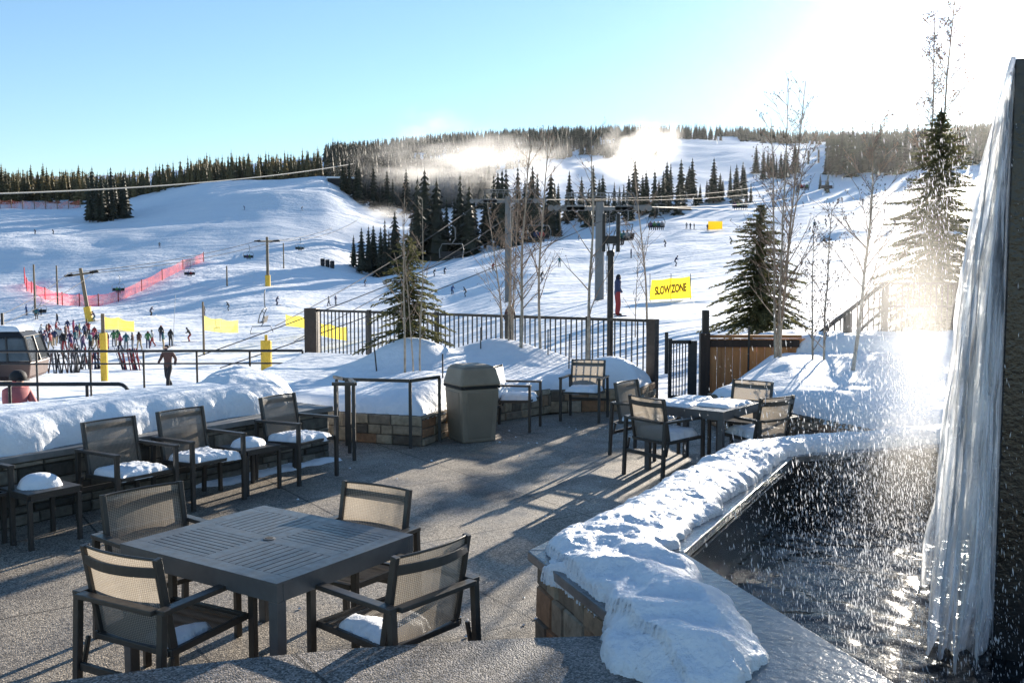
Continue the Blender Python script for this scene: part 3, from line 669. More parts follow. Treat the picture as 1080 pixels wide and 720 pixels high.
mb = MB(); mb.hexa([(-.295, -.295, .735), (.295, -.295, .735), (.295, .295, .735), (-.295, .295, .735), (-.24, -.24, .97), (.24, -.24, .97), (.24, .24, .97), (-.24, .24, .97)])
mb.hexa([(-.235, -.235, .968), (.235, -.235, .968), (.235, .235, .968), (-.235, .235, .968), (-.16, -.16, 1.0), (.16, -.16, 1.0), (.16, .16, 1.0), (-.16, .16, 1.0)])
hd = obj('hood', mb, M['trash'], root, bevel=.03)
mb = MB(); mb.hexa([(.262, -.17, .79), (.262, .17, .79), (.28, .17, .79), (.28, -.17, .79), (.24, -.15, .93), (.24, .15, .93), (.262, .15, .93), (.262, -.15, .93)]); obj('flap', mb, M['trashpanel'], hd, bevel=.01)

# ------------------------------------------------------------------ middle planter
Q = [(-3.0, 12.75), (-2.04, 12.2), (-1.14, 11.9), (-.45, 13.6), (.6, 14.75), (2.05, 15.0), (2.4, 15.85)]
root = empty('stone_planter', (0, 0, 0), 0, 'ledgestone planter in the middle of the patio filled with deep snow', 'planter')
mb = MB()
for k in range(len(Q) - 1): stone_run(mb, Q[k], Q[k + 1], 0, .38 if k < 4 else .36, 70 + k, depth=.1, rh=(.09, .2), bw=(.13, .42))
obj('stone_facing', mb, M['stone'], root)
def gauss(X, Y, cx, cy, s, a, s2=None): return a * np.exp(-((X - cx) / s) ** 2 - ((Y - cy) / (s2 or s)) ** 2)
def moundT(X, Y):
    return .17 + gauss(X, Y, -1.76, 16, .8, .56) + gauss(X, Y, -.5, 17.0, .8, .3) + gauss(X, Y, .5, 17.1, 1.1, .3) + gauss(X, Y, 1.65, 15.4, .55, .25) + gauss(X, Y, -1.3, 13.6, .8, .22) + gauss(X, Y, -2.6, 17.5, 1.2, .03) + gauss(X, Y, -1.2, 12.7, .5, .1)
mb = MB(); mb.prism([(-4.6, 20.3), (-4.4, 14.5)] + [(x - .0, y + .12) for x, y in Q] + [(2.3, 15.9)], -.9, .36); obj('soil', mb, M['bark'], root)
snow('snow_mound', 'deep drifted snow mound filling the middle planter around the bare aspens', dict(poly=[(-4.5, 20.15), (-4.4, 14.6), (-3.1, 12.85), (-2.05, 12.24), (-1.15, 11.95), (-.42, 13.66), (.62, 14.82), (2.03, 15.05), (2.35, 15.85), (2.2, 15.95)], base=.375, T=moundT, w=.3, res=.045, amp=.05, freq=.9, edge=.03, efreq=2, seed=71, sink=.04))
for px, py0, py1, D, tilt in ((467, 373, 408, 13.2, 0), (398, 369, 391, 15, -.12), (507, 345, 360, 16.5, 0), (578, 347, 365, 16.2, 0), (600, 352, 380, 15.4, .02)):
    b = P(px, py1, D); mb = MB(); hgt = P(px, py0, D).z - b.z; mb.tube([(0, 0, -.15), (tilt * hgt, 0, hgt)], .012, 6)
    o = obj('marker_stake', mb, M['black'], loc=b); tag(o, {467: 'thin dark stake in the snow just left of the bin', 398: 'leaning striped stake in the snow left of the young spruce', 507: 'thin stake in the snow right of the young spruce', 578: 'thin stake in the snow by the fence behind the side-on chair', 600: 'thin stake in the snow in front of the metal fence above the facing chair'}[px], 'stake', 'stakes marking the planter')

# ------------------------------------------------------------------ fences, gate, lamp, timber fence
F0 = Vector((-4.3, 20.5)); F1 = Vector((2.42, 16.0))
root = empty('metal_fence', (0, 0, 0), 0, 'dark vertical bar metal fence behind the snow mound', 'fence')
def fpt(t): q = F0.lerp(F1, t); return q
m = MB(); a, b = fpt(0), fpt(1); m.bar((a.x, a.y, 1.38), (b.x, b.y, 1.38), .04, .05); obj('top_rail', m, M['black'], root)
m = MB(); m.bar((a.x, a.y, .12), (b.x, b.y, .12), .035, .04); obj('bottom_rail', m, M['black'], root)
m = MB(); n = 74
for k in range(1, n):
    q = fpt(k / n); m.box((q.x, q.y, .745), (.02, .02, 1.22), math.atan2(b.y - a.y, b.x - a.x))
obj('pickets', m, M['black'], root)['kind'] = 'stuff'
for t in (.2, .42, .63, .84): 
    q = fpt(t); m = MB(); m.box((q.x, q.y, .55), (.07, .07, 1.75), -.6); obj('post', m, M['black'], root)
m = MB(); q = fpt(.985); m.box((q.x + .06, q.y - .06, .55), (.16, .16, 1.72), -.6); obj('end_post', m, M['rust'], root)
m = MB(); q = fpt(-.005); m.box((q.x, q.y, .2), (.27, .27, 2.45), -.1); o = obj('fence_post', m, M['rust'], bevel=.01); tag(o, 'thick square brown post where the left railing meets the bar fence', 'post')
root = empty('metal_gate', (0, 0, 0), 0, 'narrow dark barred gate between the fence end and the timber fence', 'gate')
m = MB(); g0, g1 = Vector((2.62, 15.9)), Vector((3.12, 15.9)); 
m.box((2.66, 15.9, .55), (.06, .05, 1.08)); m.box((3.04, 15.9, .53), (.14, .05, 1.04)); m.box((2.85, 15.9, 1.03), (.32, .05, .06)); m.box((2.85, 15.9, .1), (.32, .05, .06)); obj('gate_frame', m, M['black'], root)
m = MB()
for k in range(6): m.box((2.72 + .05 * k, 15.9, .565), (.018, .02, .87))
obj('bars', m, M['black'], root)
m = MB(); m.tube([(2.59, 15.85, .5), (2.59, 15.85, 1.2)], .03, 8); obj('hinge_post', m, M['black'], root)
root = empty('wooden_fence', (0, 0, 0), 0, 'orange brown cedar board fence panel by the gate', 'fence')
m = MB(); r_ = random.Random(3); x = 3.34
while x < 4.85:
    wd = r_.uniform(.125, .15); m.box((x + wd / 2, 16.0 + r_.uniform(-.004, .004), .56), (wd - .008, .025, 1.04), t=r_.random() * .99); x += wd
obj('boards', m, M['cedar'], root)
m = MB(); m.box((4.1, 15.965, 1.0), (1.5, .04, .12)); obj('rail', m, M['darkwood'], root)
m = MB(); m.box((4.1, 15.98, 1.12), (1.56, .11, .05)); obj('cap', m, M['cedar'], root, bevel=.006)
m = MB(); m.box((3.25, 15.95, .55), (.16, .16, 1.26)); obj('post', m, M['darkwood'], root, bevel=.006)
m = MB(); m.box((3.32, 16.25, .9), (.11, .11, 1.3)); o = obj('timber_post', m, M['black'], bevel=.005); tag(o, 'black square post rising behind the corner of the cedar fence', 'post')
m = MB(); m.tube([(3.97, 15.85, .1), (3.97, 15.85, 1.3)], .018, 6); o = obj('metal_rod', m, M['black']); tag(o, 'thin dark rod standing in front of the cedar fence', 'rod')
LP = (1.72, 16.6)
root = empty('street_lamp', (*LP, 0), 0, 'dark lamp post with twin louvred heads behind the bar fence', 'lamp post')
m = MB(); m.tube([(0, 0, -.4), (0, 0, 2.5)], .055, 12); obj('pole', m, M['black'], root)
m = MB(); m.lathe([(.07, 0), (.07, .06), (.05, .1)], (0, 0, 2.48)); obj('collar', m, M['black'], root)
m = MB(); m.box((0, 0, 2.76), (.2, .1, .14)); m.bar((-.03, 0, 2.56), (-.06, 0, 2.72), .02, .02); m.bar((.03, 0, 2.56), (.06, 0, 2.72), .02, .02); obj('bracket', m, M['black'], root)
for s in (-1, 1):
    m = MB(); m.box((s * .125, 0, 2.88), (.06, .14, .66)); obj('lamp_head', m, M['black'], root, bevel=.01)
# upper stair railing on the right
root = empty('stair_railing', (0, 0, 0), 0, 'brown stair railing with thin balusters climbing on the right', 'railing')
A = [P(858, 356, 16.6), P(933, 299, 17), P(1010, 299, 17)]
m = MB(); m.bar(A[0], A[1], .07, .05); m.bar(A[1], A[2], .07, .05); obj('handrail', m, M['rust'], root)
B = [P(905, 350, 16.6), P(935, 323, 17), P(1010, 323, 17)]
m = MB(); m.bar(B[0], B[1], .04, .04); m.bar(B[1], B[2], .04, .04); obj('mid_rail', m, M['rust'], root)
m = MB()
for k in range(24):
    px = 868 + k * 6; t = (px - 858) / 75
    top = A[0].lerp(A[1], t) if t < 1 else A[1].lerp(A[2], (px - 933) / 77)
    m.box((top.x, top.y, (top.z + .8) / 2), (.02, .02, top.z - .8))
obj('balusters', m, M['rust'], root)
for px, D in ((859, 16.6), (893, 16.8), (934, 17), (1009, 17)):
    t = (px - 858) / 75; top = A[0].lerp(A[1], t) if t < 1 else A[1].lerp(A[2], (px - 933) / 77); m = MB(); m.box((top.x, top.y, (top.z + .4) / 2), (.1, .1, top.z - .42)); obj('post', m, M['rust'], root)

# ------------------------------------------------------------------ right planter, retaining wall
QR = [(2.85, 13.7), (3.3, 12.0), (4.15, 10.3), (6.5, 9.75), (12, 9.75)]
root = empty('stone_planter', (0, 0, 0), 0, 'brown ledgestone planter on the right buried under a snowbank', 'planter')
m = MB()
for k in range(4): stone_run(m, QR[k], QR[k + 1], 0, .45, 90 + k)
obj('stone_facing', m, M['stone'], root)
m = MB(); m.prism([(3.0, 13.8), (3.45, 12.1), (4.25, 10.45), (6.5, 9.9), (11.9, 9.9), (11.9, 15.7), (4.2, 15.7)], .01, .44); obj('soil', m, M['bark'], root)
snow('snow_bank', 'broad smooth snowbank on the right planter below the stone retaining wall', dict(poly=[(2.9, 13.6), (3.32, 12.05), (4.18, 10.33), (6.5, 9.78), (11.9, 9.8), (11.9, 15.7), (4.4, 15.9), (3.9, 15.4), (3.3, 14.4)], base=.45,
     T=lambda X, Y: .1 + (.15 + .16 * np.clip((Y - 11) / 4, 0, 1)) * np.clip((X - 3.0 - .12 * (Y - 12)) / .8, 0, 1) + gauss(X, Y, 5.3, 14.2, 1.3, .12), w=.35, res=.05, amp=.06, freq=.8, edge=.05, efreq=1.5, seed=91, sink=.05))
snow('snow_strip', 'low snow drift at the foot of the cedar fence', dict(poly=[(2.75, 14.3), (3.1, 13.7), (4.2, 14.8), (4.9, 15.85), (3.35, 15.9), (3.3, 15.2)], base=.02, T=.36, w=.5, res=.05, amp=.06, edge=.05, seed=92))
root = empty('retaining_wall', (0, 0, 0), 0, 'grey stone retaining wall topped with snow below the stair railing', 'wall')
m = MB(); stone_run(m, (4.55, 16.1), (5.1, 15.75), .3, .78, 95, bw=(.2, .5), rh=(.1, .2)); stone_run(m, (5.1, 15.75), (11.5, 15.1), .3, .88, 96, bw=(.2, .5), rh=(.1, .2)); obj('stone_facing', m, M['dstone'], root)
m = MB(); m.prism([(4.65, 16.2), (5.15, 15.9), (11.5, 15.25), (11.5, 17.5), (4.7, 17.5)], -.5, .8); obj('fill', m, M['bark'], root)
snow('snow_bank', 'snow capping the grey retaining wall below the stair railing', dict(poly=[(4.5, 16.2), (5.1, 15.72), (11.5, 15.05), (11.5, 17.6), (4.4, 17.6)], base=.84, T=.3, w=.3, res=.05, amp=.05, edge=.06, efreq=2, seed=97, sink=.08))

# ------------------------------------------------------------------ water feature
O1, O2, O3 = (.09, 5.54), (2.1, 8.75), (5.2, 9.75); B_, A_, A2 = (1.02, 5.5), (2.53, 8.42), (5.2, 9.25); C_ = (1.52, 3.81)
root = empty('fountain_basin', (0, 0, 0), 0, 'polygonal stone fountain basin with dark wet interior and snowy coping', 'fountain')
m = MB()
def slab(q, z0, z1): m.prism(q, z0, z1)
slab([O1, (.5, 4.4), (1.05, 2.4), (1.93, 2.4), C_, B_], .49, .55); slab([(O1[0], O1[1] + .003), (B_[0], B_[1] + .003), A_, O2], .489, .549); slab([(O2[0], O2[1] + .003), (A_[0], A_[1] + .003), A2, O3], .49, .55)
obj('coping', m, M['wetstone'], root, bevel=.008)
m = MB(); ins = .06
stone_run(m, (.53, 4.42), (.16, 5.49), 0, .488, 101, side=-1, rh=(.12, .2), bw=(.12, .3)); stone_run(m, (1.09, 2.4), (.53, 4.42), 0, .488, 102, side=-1); stone_run(m, (.17, 5.55), (2.12, 8.68), 0, .488, 103, side=-1); stone_run(m, (2.12, 8.68), (5.2, 9.68), 0, .488, 104, side=-1)
obj('stone_facing', m, M['stone'], root)
m = MB()
def lining(p, q, thick=.1):
    p = Vector((*p, 0)); q = Vector((*q, 0)); d = (q - p).normalized(); nn = Vector((-d.y, d.x, 0)) * thick
    m.hexa([p + Vector((0, 0, -.6)), q + Vector((0, 0, -.6)), q + nn + Vector((0, 0, -.6)), p + nn + Vector((0, 0, -.6)), p + Vector((0, 0, .487)), q + Vector((0, 0, .487)), q + nn + Vector((0, 0, .487)), p + nn + Vector((0, 0, .487))])
lining((1.95, 2.4), (1.54, 3.82), -.1) if False else None
for p, q in (((1.94, 2.4), (1.54, 3.81)), ((1.54, 3.81), (1.04, 5.5)), ((1.04, 5.5), (2.55, 8.4)), ((2.55, 8.4), (5.2, 9.23))):
    P0 = Vector((*p, 0)); Q0 = Vector((*q, 0)); d = (Q0 - P0).normalized(); nn = Vector((-d.y, d.x, 0)) * .1
    m.hexa([P0 + Vector((0, 0, -.6)), Q0 + Vector((0, 0, -.6)), Q0 + nn + Vector((0, 0, -.6)), P0 + nn + Vector((0, 0, -.6)), P0 + Vector((0, 0, .487)), Q0 + Vector((0, 0, .487)), Q0 + nn + Vector((0, 0, .487)), P0 + nn + Vector((0, 0, .487))])
obj('basin_lining', m, M['blackstone'], root)
def poolgrid():
    X, Y = np.meshgrid(np.arange(.6, 5.3, .03), np.arange(2.4, 9.8, .03), indexing='ij')
    poly = [(1.99, 2.4), (1.57, 3.83), (1.08, 5.5), (2.58, 8.36), (5.2, 9.2), (5.2, 2.4)]
    k = sdist(poly, X, Y) > -.02
    near = np.exp(-((X - 2.3 - (Y - 5) * .47) / .5) ** 2)
    Z = .12 + .03 * (fbm(X * 5, Y * 5, 3) - .5) + .03 * near * (fbm(X * 9, Y * 9, 6) - .5)
    return gridmesh('pool_water', X, Y, Z, k)
tag(link('pool_water', poolgrid(), M['pool']), 'dark rippled water in the fountain basin', 'water', kind='structure')
m = MB(); m.prism([(2.6, 5.0), (4.08, 7.95), (4.55, 7.7), (3.1, 4.77)], -.5, 3.3)
for k in range(1): pass
o = obj('fountain_wall', m, M['blackstone'], bevel=.01); tag(o, 'tall black stone fountain wall at the right edge that the water falls from', 'fountain wall')
# curtain of falling water thrown off the wall's left face
def fall(name, seed, v0, thick_noise, z0=3.28):
    n0, n1 = 130, 140; s = np.linspace(0, 1, n0)[:, None] * np.ones((1, n1)); t = np.linspace(0, 1, n1)[None, :] * np.ones((n0, 1)) * .83
    vv = v0 * (.8 + .45 * fbm(s * 9, s * 0, seed, 3)); wob = thick_noise * (fbm(s * 26, t * 4, seed + 3) - .5) * (t * 2)
    d = vv * t + wob; z = z0 - 4.9 * t * t + .03 * (fbm(s * 20, t * 9, seed + 9) - .5)
    bx, by = 2.63 + 1.44 * s, 5.05 + 2.9 * s
    X = bx - .906 * d + .25 * (fbm(s * 7, t * 3, seed + 5) - .5) * t; Y = by + .423 * d
    me = gridmesh(name, X, Y, z); at = me.attributes.new('st', 'FLOAT_VECTOR', 'POINT')
    at.data.foreach_set('vector', np.stack([s, t, s * 0 + seed], -1).reshape(-1)); return me
root = empty('waterfall', (0, 0, 0), 0, 'white backlit curtain of water falling from the dark wall on the right', 'waterfall')
for k, (v, tn) in enumerate(((.07, .1),)): link('water_curtain', fall('water_curtain', 200 + k, v, tn), M['fall'], root)
def fan(name, seed, s0, v1):
    n0, n1 = 70, 150; u = np.linspace(0, 1, n0)[:, None] * np.ones((1, n1)); t = np.linspace(0, 1, n1)[None, :] * np.ones((n0, 1)) * .83
    v = .03 + (v1 - .03) * u; d = v * t + .16 * (fbm(u * 9, t * 6, seed) - .5) * t; z = 3.28 - 4.9 * t * t * (1 + .06 * (fbm(u * 8, t * 2, seed + 2) - .5))
    sl = s0 + .35 * (fbm(u * 6, t * 5, seed + 4) - .5)
    X = 2.63 + 1.44 * sl - .906 * d; Y = 5.05 + 2.9 * sl + .423 * d
    me = gridmesh(name, X, Y, z); at = me.attributes.new('st', 'FLOAT_VECTOR', 'POINT'); at.data.foreach_set('vector', np.stack([u * .8, t, u * 0 + seed], -1).reshape(-1)); return me
for k, (s0, v1) in enumerate(((.0, .38), (.35, .5), (.9, .56))): link('water_curtain', fan('water_curtain', 230 + k, s0, v1), M['fall'], root)
# droplets of spray
def spray(n, seed):
    r = np.random.default_rng(seed); m = MB()
    i = 0
    while i < n:
        s = r.random() ** .9; t = .25 + .56 * r.random()
        if r.random() < .45: z = .1 + abs(r.normal(0, .55)); d = .5 + r.normal(0, .42); sz = .0008 + .0026 * r.random() ** 3
        else:
            z = 3.25 - 4.9 * t * t + r.normal(0, .12); d = .85 * t * r.uniform(.6, 1.7) + abs(r.normal(0, .22)) * t; sz = .0008 + .0026 * r.random() ** 3
        if r.random() < .3: s = -r.random() * .35; d += r.normal(0, .3)
        if z < .12 or z > 3.2 or (z > 1.7 and r.random() < .8): continue
        x = 2.63 + 1.4 * s - .906 * d; y = 5.05 + 2.95 * s + .423 * d
        if sdist([B_, A_, A2, (5.2, 2.4), (1.95, 2.4), C_], np.array([[x]]), np.array([[y]]))[0, 0] < -.35 * max(0, z - .5): continue
        h = sz * r.uniform(2.5, 8); c = Vector((x, y, z)); tl = Vector((r.normal(-.12, .12), 0, 1)).normalized() * h
        a = Vector((sz, 0, 0)); b = Vector((0, sz, 0)); k = len(m.v)
        m.v += [tuple(c + q) for q in (tl, a, b, -a, -b, -tl)]
        for f in ((0, 1, 2), (0, 2, 3), (0, 3, 4), (0, 4, 1), (5, 2, 1), (5, 3, 2), (5, 4, 3), (5, 1, 4)): m.face(tuple(k + q for q in f))
        i += 1
    return m
tag(obj('water_spray', spray(24000, 5), M['drop']), 'sparkling droplets of spray around the falling water', 'spray', kind='stuff')
def blob(name, label, loc, scale, mt, cat, rz=0):
    me = bpy.data.meshes.new(name); bm_ = MB(); 
    pr = [(math.sin(math.pi * k / 12), -math.cos(math.pi * k / 12)) for k in range(13)]; pr[0] = (.02, -1); pr[-1] = (.02, 1)
    bm_.lathe(pr, n=20); o = obj(name, bm_, mt); o.location = loc; o.scale = scale; o.rotation_euler = (0, 0, rz); tag(o, label, cat, kind='stuff'); return o
blob('spray_mist', 'bright mist of spray at the foot of the falling water', (3.05, 7.4, 1.3), (.95, 1.8, 2.0), volume('spray mist', .085, .75, 2.4, .25, detail=4), 'mist', R(-25))
# snow along the coping
cop = [(.13, 5.52), (.43, 4.62), (.43, 4.0), (.6, 3.62), (.93, 3.68), (1.1, 3.95), (1.08, 4.5), (.97, 5.15), (.9, 5.5), (1.3, 6.25), (1.84, 7.25), (2.47, 8.42), (2.8, 8.62), (5.1, 9.35), (5.1, 9.75), (3.2, 9.2), (2.1, 8.78), (1.2, 7.25), (.62, 6.3)]
def copT(X, Y): return .085 + gauss(X, Y, .55, 5.0, .5, .05, .7) + gauss(X, Y, .8, 4.1, .3, .05, .4) + .04 * np.clip((Y - 6) / 3, 0, 1) + np.clip((6.2 - Y), 0, 1) * .022 * np.sin((X * .75 + Y) * 15 + 9 * fbm(X * 1.6, Y * 1.6, 77))
snow('snow_bank', 'crusty melting snow along the fountain coping in the right foreground', dict(poly=cop, base=lambda X, Y: np.where((X < .5 - (Y - 4.4) * .27), .505, .55), T=copT, w=.19, res=.0125, amp=.035, freq=1.8, edge=.08, efreq=5, seed=111, sink=.04, lump=.022, lfreq=5.0), 'snow_icy')

# ------------------------------------------------------------------ far conifers
def conifer_mb(h, r0, seed, tiers=14, arms=11, trunk=True):
    r = random.Random(seed); mb = MB()
    if trunk: mb.tube([(0, 0, -.4), (0, 0, h * .5), (0, 0, h * .97)], [h * .018, h * .011, h * .002], 5, m=1)
    z0 = h * r.uniform(.05, .12)
    for k in range(tiers):
        f = k / (tiers - 1); z = z0 + (h - z0) * f ** .92 * .97
        rad = r0 * (1 - f) ** .8 * r.uniform(.75, 1.15) + .02 * h * (1 - f); na = max(4, int(arms * (1 - f * .5)))
        a0 = r.uniform(0, 6.28)
        for j in range(na):
            a = a0 + 2 * math.pi * j / na + r.uniform(-.25, .25); L_ = rad * r.uniform(.6, 1.2); drop = L_ * r.uniform(.15, .5); wd = L_ * r.uniform(.28, .45)
            d = Vector((math.cos(a), math.sin(a), 0)); s = Vector((-d.y, d.x, 0)); top = Vector((0, 0, z + h * .05)); tip = d * L_ + Vector((0, 0, z - drop)); mid = d * L_ * .55 + Vector((0, 0, z + h * .012 - drop * .35))
            t = r.uniform(.05, .95)
            mb.tri(top, mid + s * wd, tip, t=t); mb.tri(top, tip, mid - s * wd, t=min(.95, t + .1) if t + .1 != .5 else .51); 
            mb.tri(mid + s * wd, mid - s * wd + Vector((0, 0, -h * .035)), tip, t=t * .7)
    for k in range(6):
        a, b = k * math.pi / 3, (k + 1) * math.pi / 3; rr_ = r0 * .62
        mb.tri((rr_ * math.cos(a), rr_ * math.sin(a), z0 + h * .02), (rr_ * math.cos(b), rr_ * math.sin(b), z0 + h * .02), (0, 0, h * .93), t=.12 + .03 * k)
    tipz = h * 1.0
    mb.tri((-h * .008, 0, h * .9), (h * .008, 0, h * .9), (0, 0, tipz), t=.3)
    return mb
VAR = []
for k in range(6):
    h = 1.0; mb = conifer_mb(1.0, [.14, .17, .12, .19, .15, .11][k], 300 + k)
    tr = MB(); cr = MB()
    for f, m_, t in zip(mb.f, mb.m, mb.t):
        tgt = tr if m_ == 1 else cr; n = len(tgt.v); tgt.v += [mb.v[i] for i in f]; tgt.face(tuple(range(n, n + len(f))), 0, t)
    tm = tr.mesh('trunk'); cm = cr.mesh('crown'); tm.materials.append(M['bark']); cm.materials.append(M['conifer']); VAR.append((tm, cm))
warm = [cm.copy() for _, cm in VAR]
for c in warm: c.materials.clear(); c.materials.append(M['conifer_sunlit'])  # crown copies carrying the painted sunlit tone
def tree_at(px, D, h, label, group, w=False, dz=0):
    k = rnd.randrange(6); p = on(px, D, dz)
    root = empty('conifer_tree', p, rnd.uniform(0, 6.28), label, 'tree', group)
    wd = rnd.uniform(.9, 1.2)
    for nm, me in (('trunk', VAR[k][0]), ('crown', warm[k] if w else VAR[k][1])):
        o = bpy.data.objects.new(nm, me); COL.objects.link(o); o.parent = root
    root.scale = (h * wd, h * wd, h)
    return root
def stand(pts, n, D0, D1, h0, h1, label, group, w=False, jx=8):
    h0 *= .62; h1 *= 1.08
    """pts: (px) span; spread n trees over bearings and depths"""
    for i in range(n):
        px = pts[0] + (pts[1] - pts[0]) * (i + rnd.uniform(-.3, 1.3)) / n; f = rnd.random()
        d = D0(px) if callable(D0) else D0; e = D1(px) if callable(D1) else D1
        tree_at(px, d + (e - d) * f, rnd.uniform(h0, h1), label, group, w)
stand((97, 134), 15, 322, 365, 15, 20, 'tall dark conifer in the isolated clump at the upper left snow edge', 'conifers in the upper left clump')
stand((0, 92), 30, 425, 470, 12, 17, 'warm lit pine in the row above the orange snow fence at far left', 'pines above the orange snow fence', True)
stand((374, 424), 11, 236, 250, 12, 16, 'dark conifer in the small group just above the left of the young spruce', 'conifers in the small slope group')
stand((432, 572), 34, lambda p: 262, lambda p: 325, 16, 23, 'tall dark conifer in the central stand behind the ski lift', 'conifers in the central stand')
stand((572, 722), 36, lambda p: 272 + (p - 572) * .25, lambda p: 335 + (p - 572) * .2, 12, 18, 'dark conifer in the sloping stand right of centre below the steam', 'conifers in the sloping stand')
stand((722, 792), 20, 345, 400, 11, 16, 'conifer in the clump on the open slope above the yellow banner', 'conifers in the upper slope clump')
stand((356, 440), 24, 405, 440, 15, 22, 'conifer at the front edge of the dark wood left of the steam', 'conifers at the front of the dark wood')
stand((795, 842), 12, 520, 570, 13, 18, 'conifer in the island of trees below the right end of the ridge', 'conifers in the ridge island')
stand((872, 962), 26, 430, 500, 16, 24, 'conifer at the lower edge of the right hand wood', 'conifers of the right hand wood')
for px, D, h in ((838, 400, 6), (862, 410, 7), (868, 395, 5), (870, 370, 8)): tree_at(px, D, h, 'small lone conifer on the open upper right slope', 'lone conifers on the upper slope')
def forest(name, label, n, fn, w=False, h=(9, 16)):
    mb = MB(); bases = [conifer_mb(1, rr, 400 + k, tiers=7, arms=7, trunk=False) for k, rr in enumerate((.16, .2, .13))]
    va = [np.array(b.v) for b in bases]; V = []; Fc = []; T = []; off = 0
    for i in range(n):
        px, D = fn(); p = on(px, D, -.5); hh = rnd.uniform(*h); k = rnd.randrange(3); a = rnd.uniform(0, 6.28); ws = rnd.uniform(.9, 1.3); c, s = math.cos(a), math.sin(a)
        v = va[k] * hh; x = (v[:, 0] * c - v[:, 1] * s) * ws + p.x; y = (v[:, 0] * s + v[:, 1] * c) * ws + p.y
        V.append(np.stack([x, y, v[:, 2] + p.z], -1)); Fc += [tuple(j + off for j in f) for f in bases[k].f]; ti = rnd.uniform(-.25, .25); T += [min(.99, max(.01, t + ti)) for t in bases[k].t]; off += len(v)
    me = bpy.data.meshes.new(name); me.from_pydata(np.concatenate(V).tolist(), [], Fc); at = me.attributes.new('tint', 'FLOAT', 'FACE'); at.data.foreach_set('value', T); me.update()
    tag(link(name, me, M['conifer_sunlit' if w else 'conifer']), label, 'forest', kind='stuff')
U = rnd.uniform
def ridge():
    while True:
        px = U(345, 1100); D = U(640, 1320)
        if fbm(np.array([px / 22]), np.array([D / 90]), 31)[0] < .40: continue
        if 560 < px < 650 and 1010 < D < 1120: continue
        if 690 < px < 880 and D < 1000: continue
        if 560 < px <= 690 and D < 700: continue
        return px, D
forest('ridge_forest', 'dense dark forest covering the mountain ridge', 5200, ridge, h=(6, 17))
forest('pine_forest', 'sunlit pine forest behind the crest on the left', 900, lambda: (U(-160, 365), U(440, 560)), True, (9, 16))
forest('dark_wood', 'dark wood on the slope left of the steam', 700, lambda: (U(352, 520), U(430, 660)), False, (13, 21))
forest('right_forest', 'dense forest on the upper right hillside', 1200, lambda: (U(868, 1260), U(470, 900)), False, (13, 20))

# ------------------------------------------------------------------ near spruces and bare aspens
def spruce(name, loc, h, r0, seed, label, dens=1.0, snowy=False):
    r = random.Random(seed); root = empty(name, loc, 0, label, 'tree')
    t = MB(); t.tube([(0, 0, -.3), (0, 0, h * .5), (0, 0, h)], [h * .022, h * .013, h * .003], 7); obj('trunk', t, M['bark'], root)
    c = MB(); n = int(170 * dens)
    for k in range(n):
        f = (k + r.random()) / n; z = h * (.05 + .93 * f); Lb = (r0 * (1 - f) ** .7 + .03 * h * (1 - f) + .03) * r.uniform(.5, 1.2); a = k * 2.399 + r.uniform(-.4, .4)
        d = Vector((math.cos(a), math.sin(a), 0)); s = Vector((-d.y, d.x, 0)); rise = r.uniform(-.15, .25) + .5 * f
        nt_ = max(7, int(Lb / .026))
        if r.random() < .12: continue
        for j in range(nt_):
            u = (j + .6) / nt_; p = d * Lb * u + Vector((0, 0, z + Lb * (rise * u - .5 * u * u + .12 * u ** 4)))
            for sgn in (-1, 1):
                tl = (.045 + .15 * Lb * (1 - u) ** .6) * r.uniform(.5, 1.3); dirn = (d * r.uniform(.5, .9) + s * sgn * r.uniform(.5, 1) + Vector((0, 0, r.uniform(-.75, .2)))).normalized()
                q = p + dirn * tl; wv = dirn.cross(Vector((r.uniform(-.5, .5), r.uniform(-.5, .5), 1))).normalized() * r.uniform(.010, .022) * (.7 + h * .13)
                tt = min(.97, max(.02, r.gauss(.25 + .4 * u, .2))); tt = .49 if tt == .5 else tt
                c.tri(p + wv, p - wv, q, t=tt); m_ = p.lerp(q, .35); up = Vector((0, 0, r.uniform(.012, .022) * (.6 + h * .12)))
                c.tri(m_ - dirn * tl * .2 + up, m_ - up, q, t=tt)
        p0 = Vector((0, 0, z)); 
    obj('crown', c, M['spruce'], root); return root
spruce('spruce_tree', P(431, 368, 16.4), 2.0, .78, 1, 'young olive green spruce standing in the snow mound by the bar fence')
spruce('spruce_tree', P(800, 352, 20), 2.75, 1.15, 2, 'spruce with spreading branches behind the cedar fence', 1.5)
spruce('spruce_tree', P(985, 360, 18.5), 4.5, 1.3, 3, 'tall dense spruce beside the waterfall above the stair railing', 2.4)
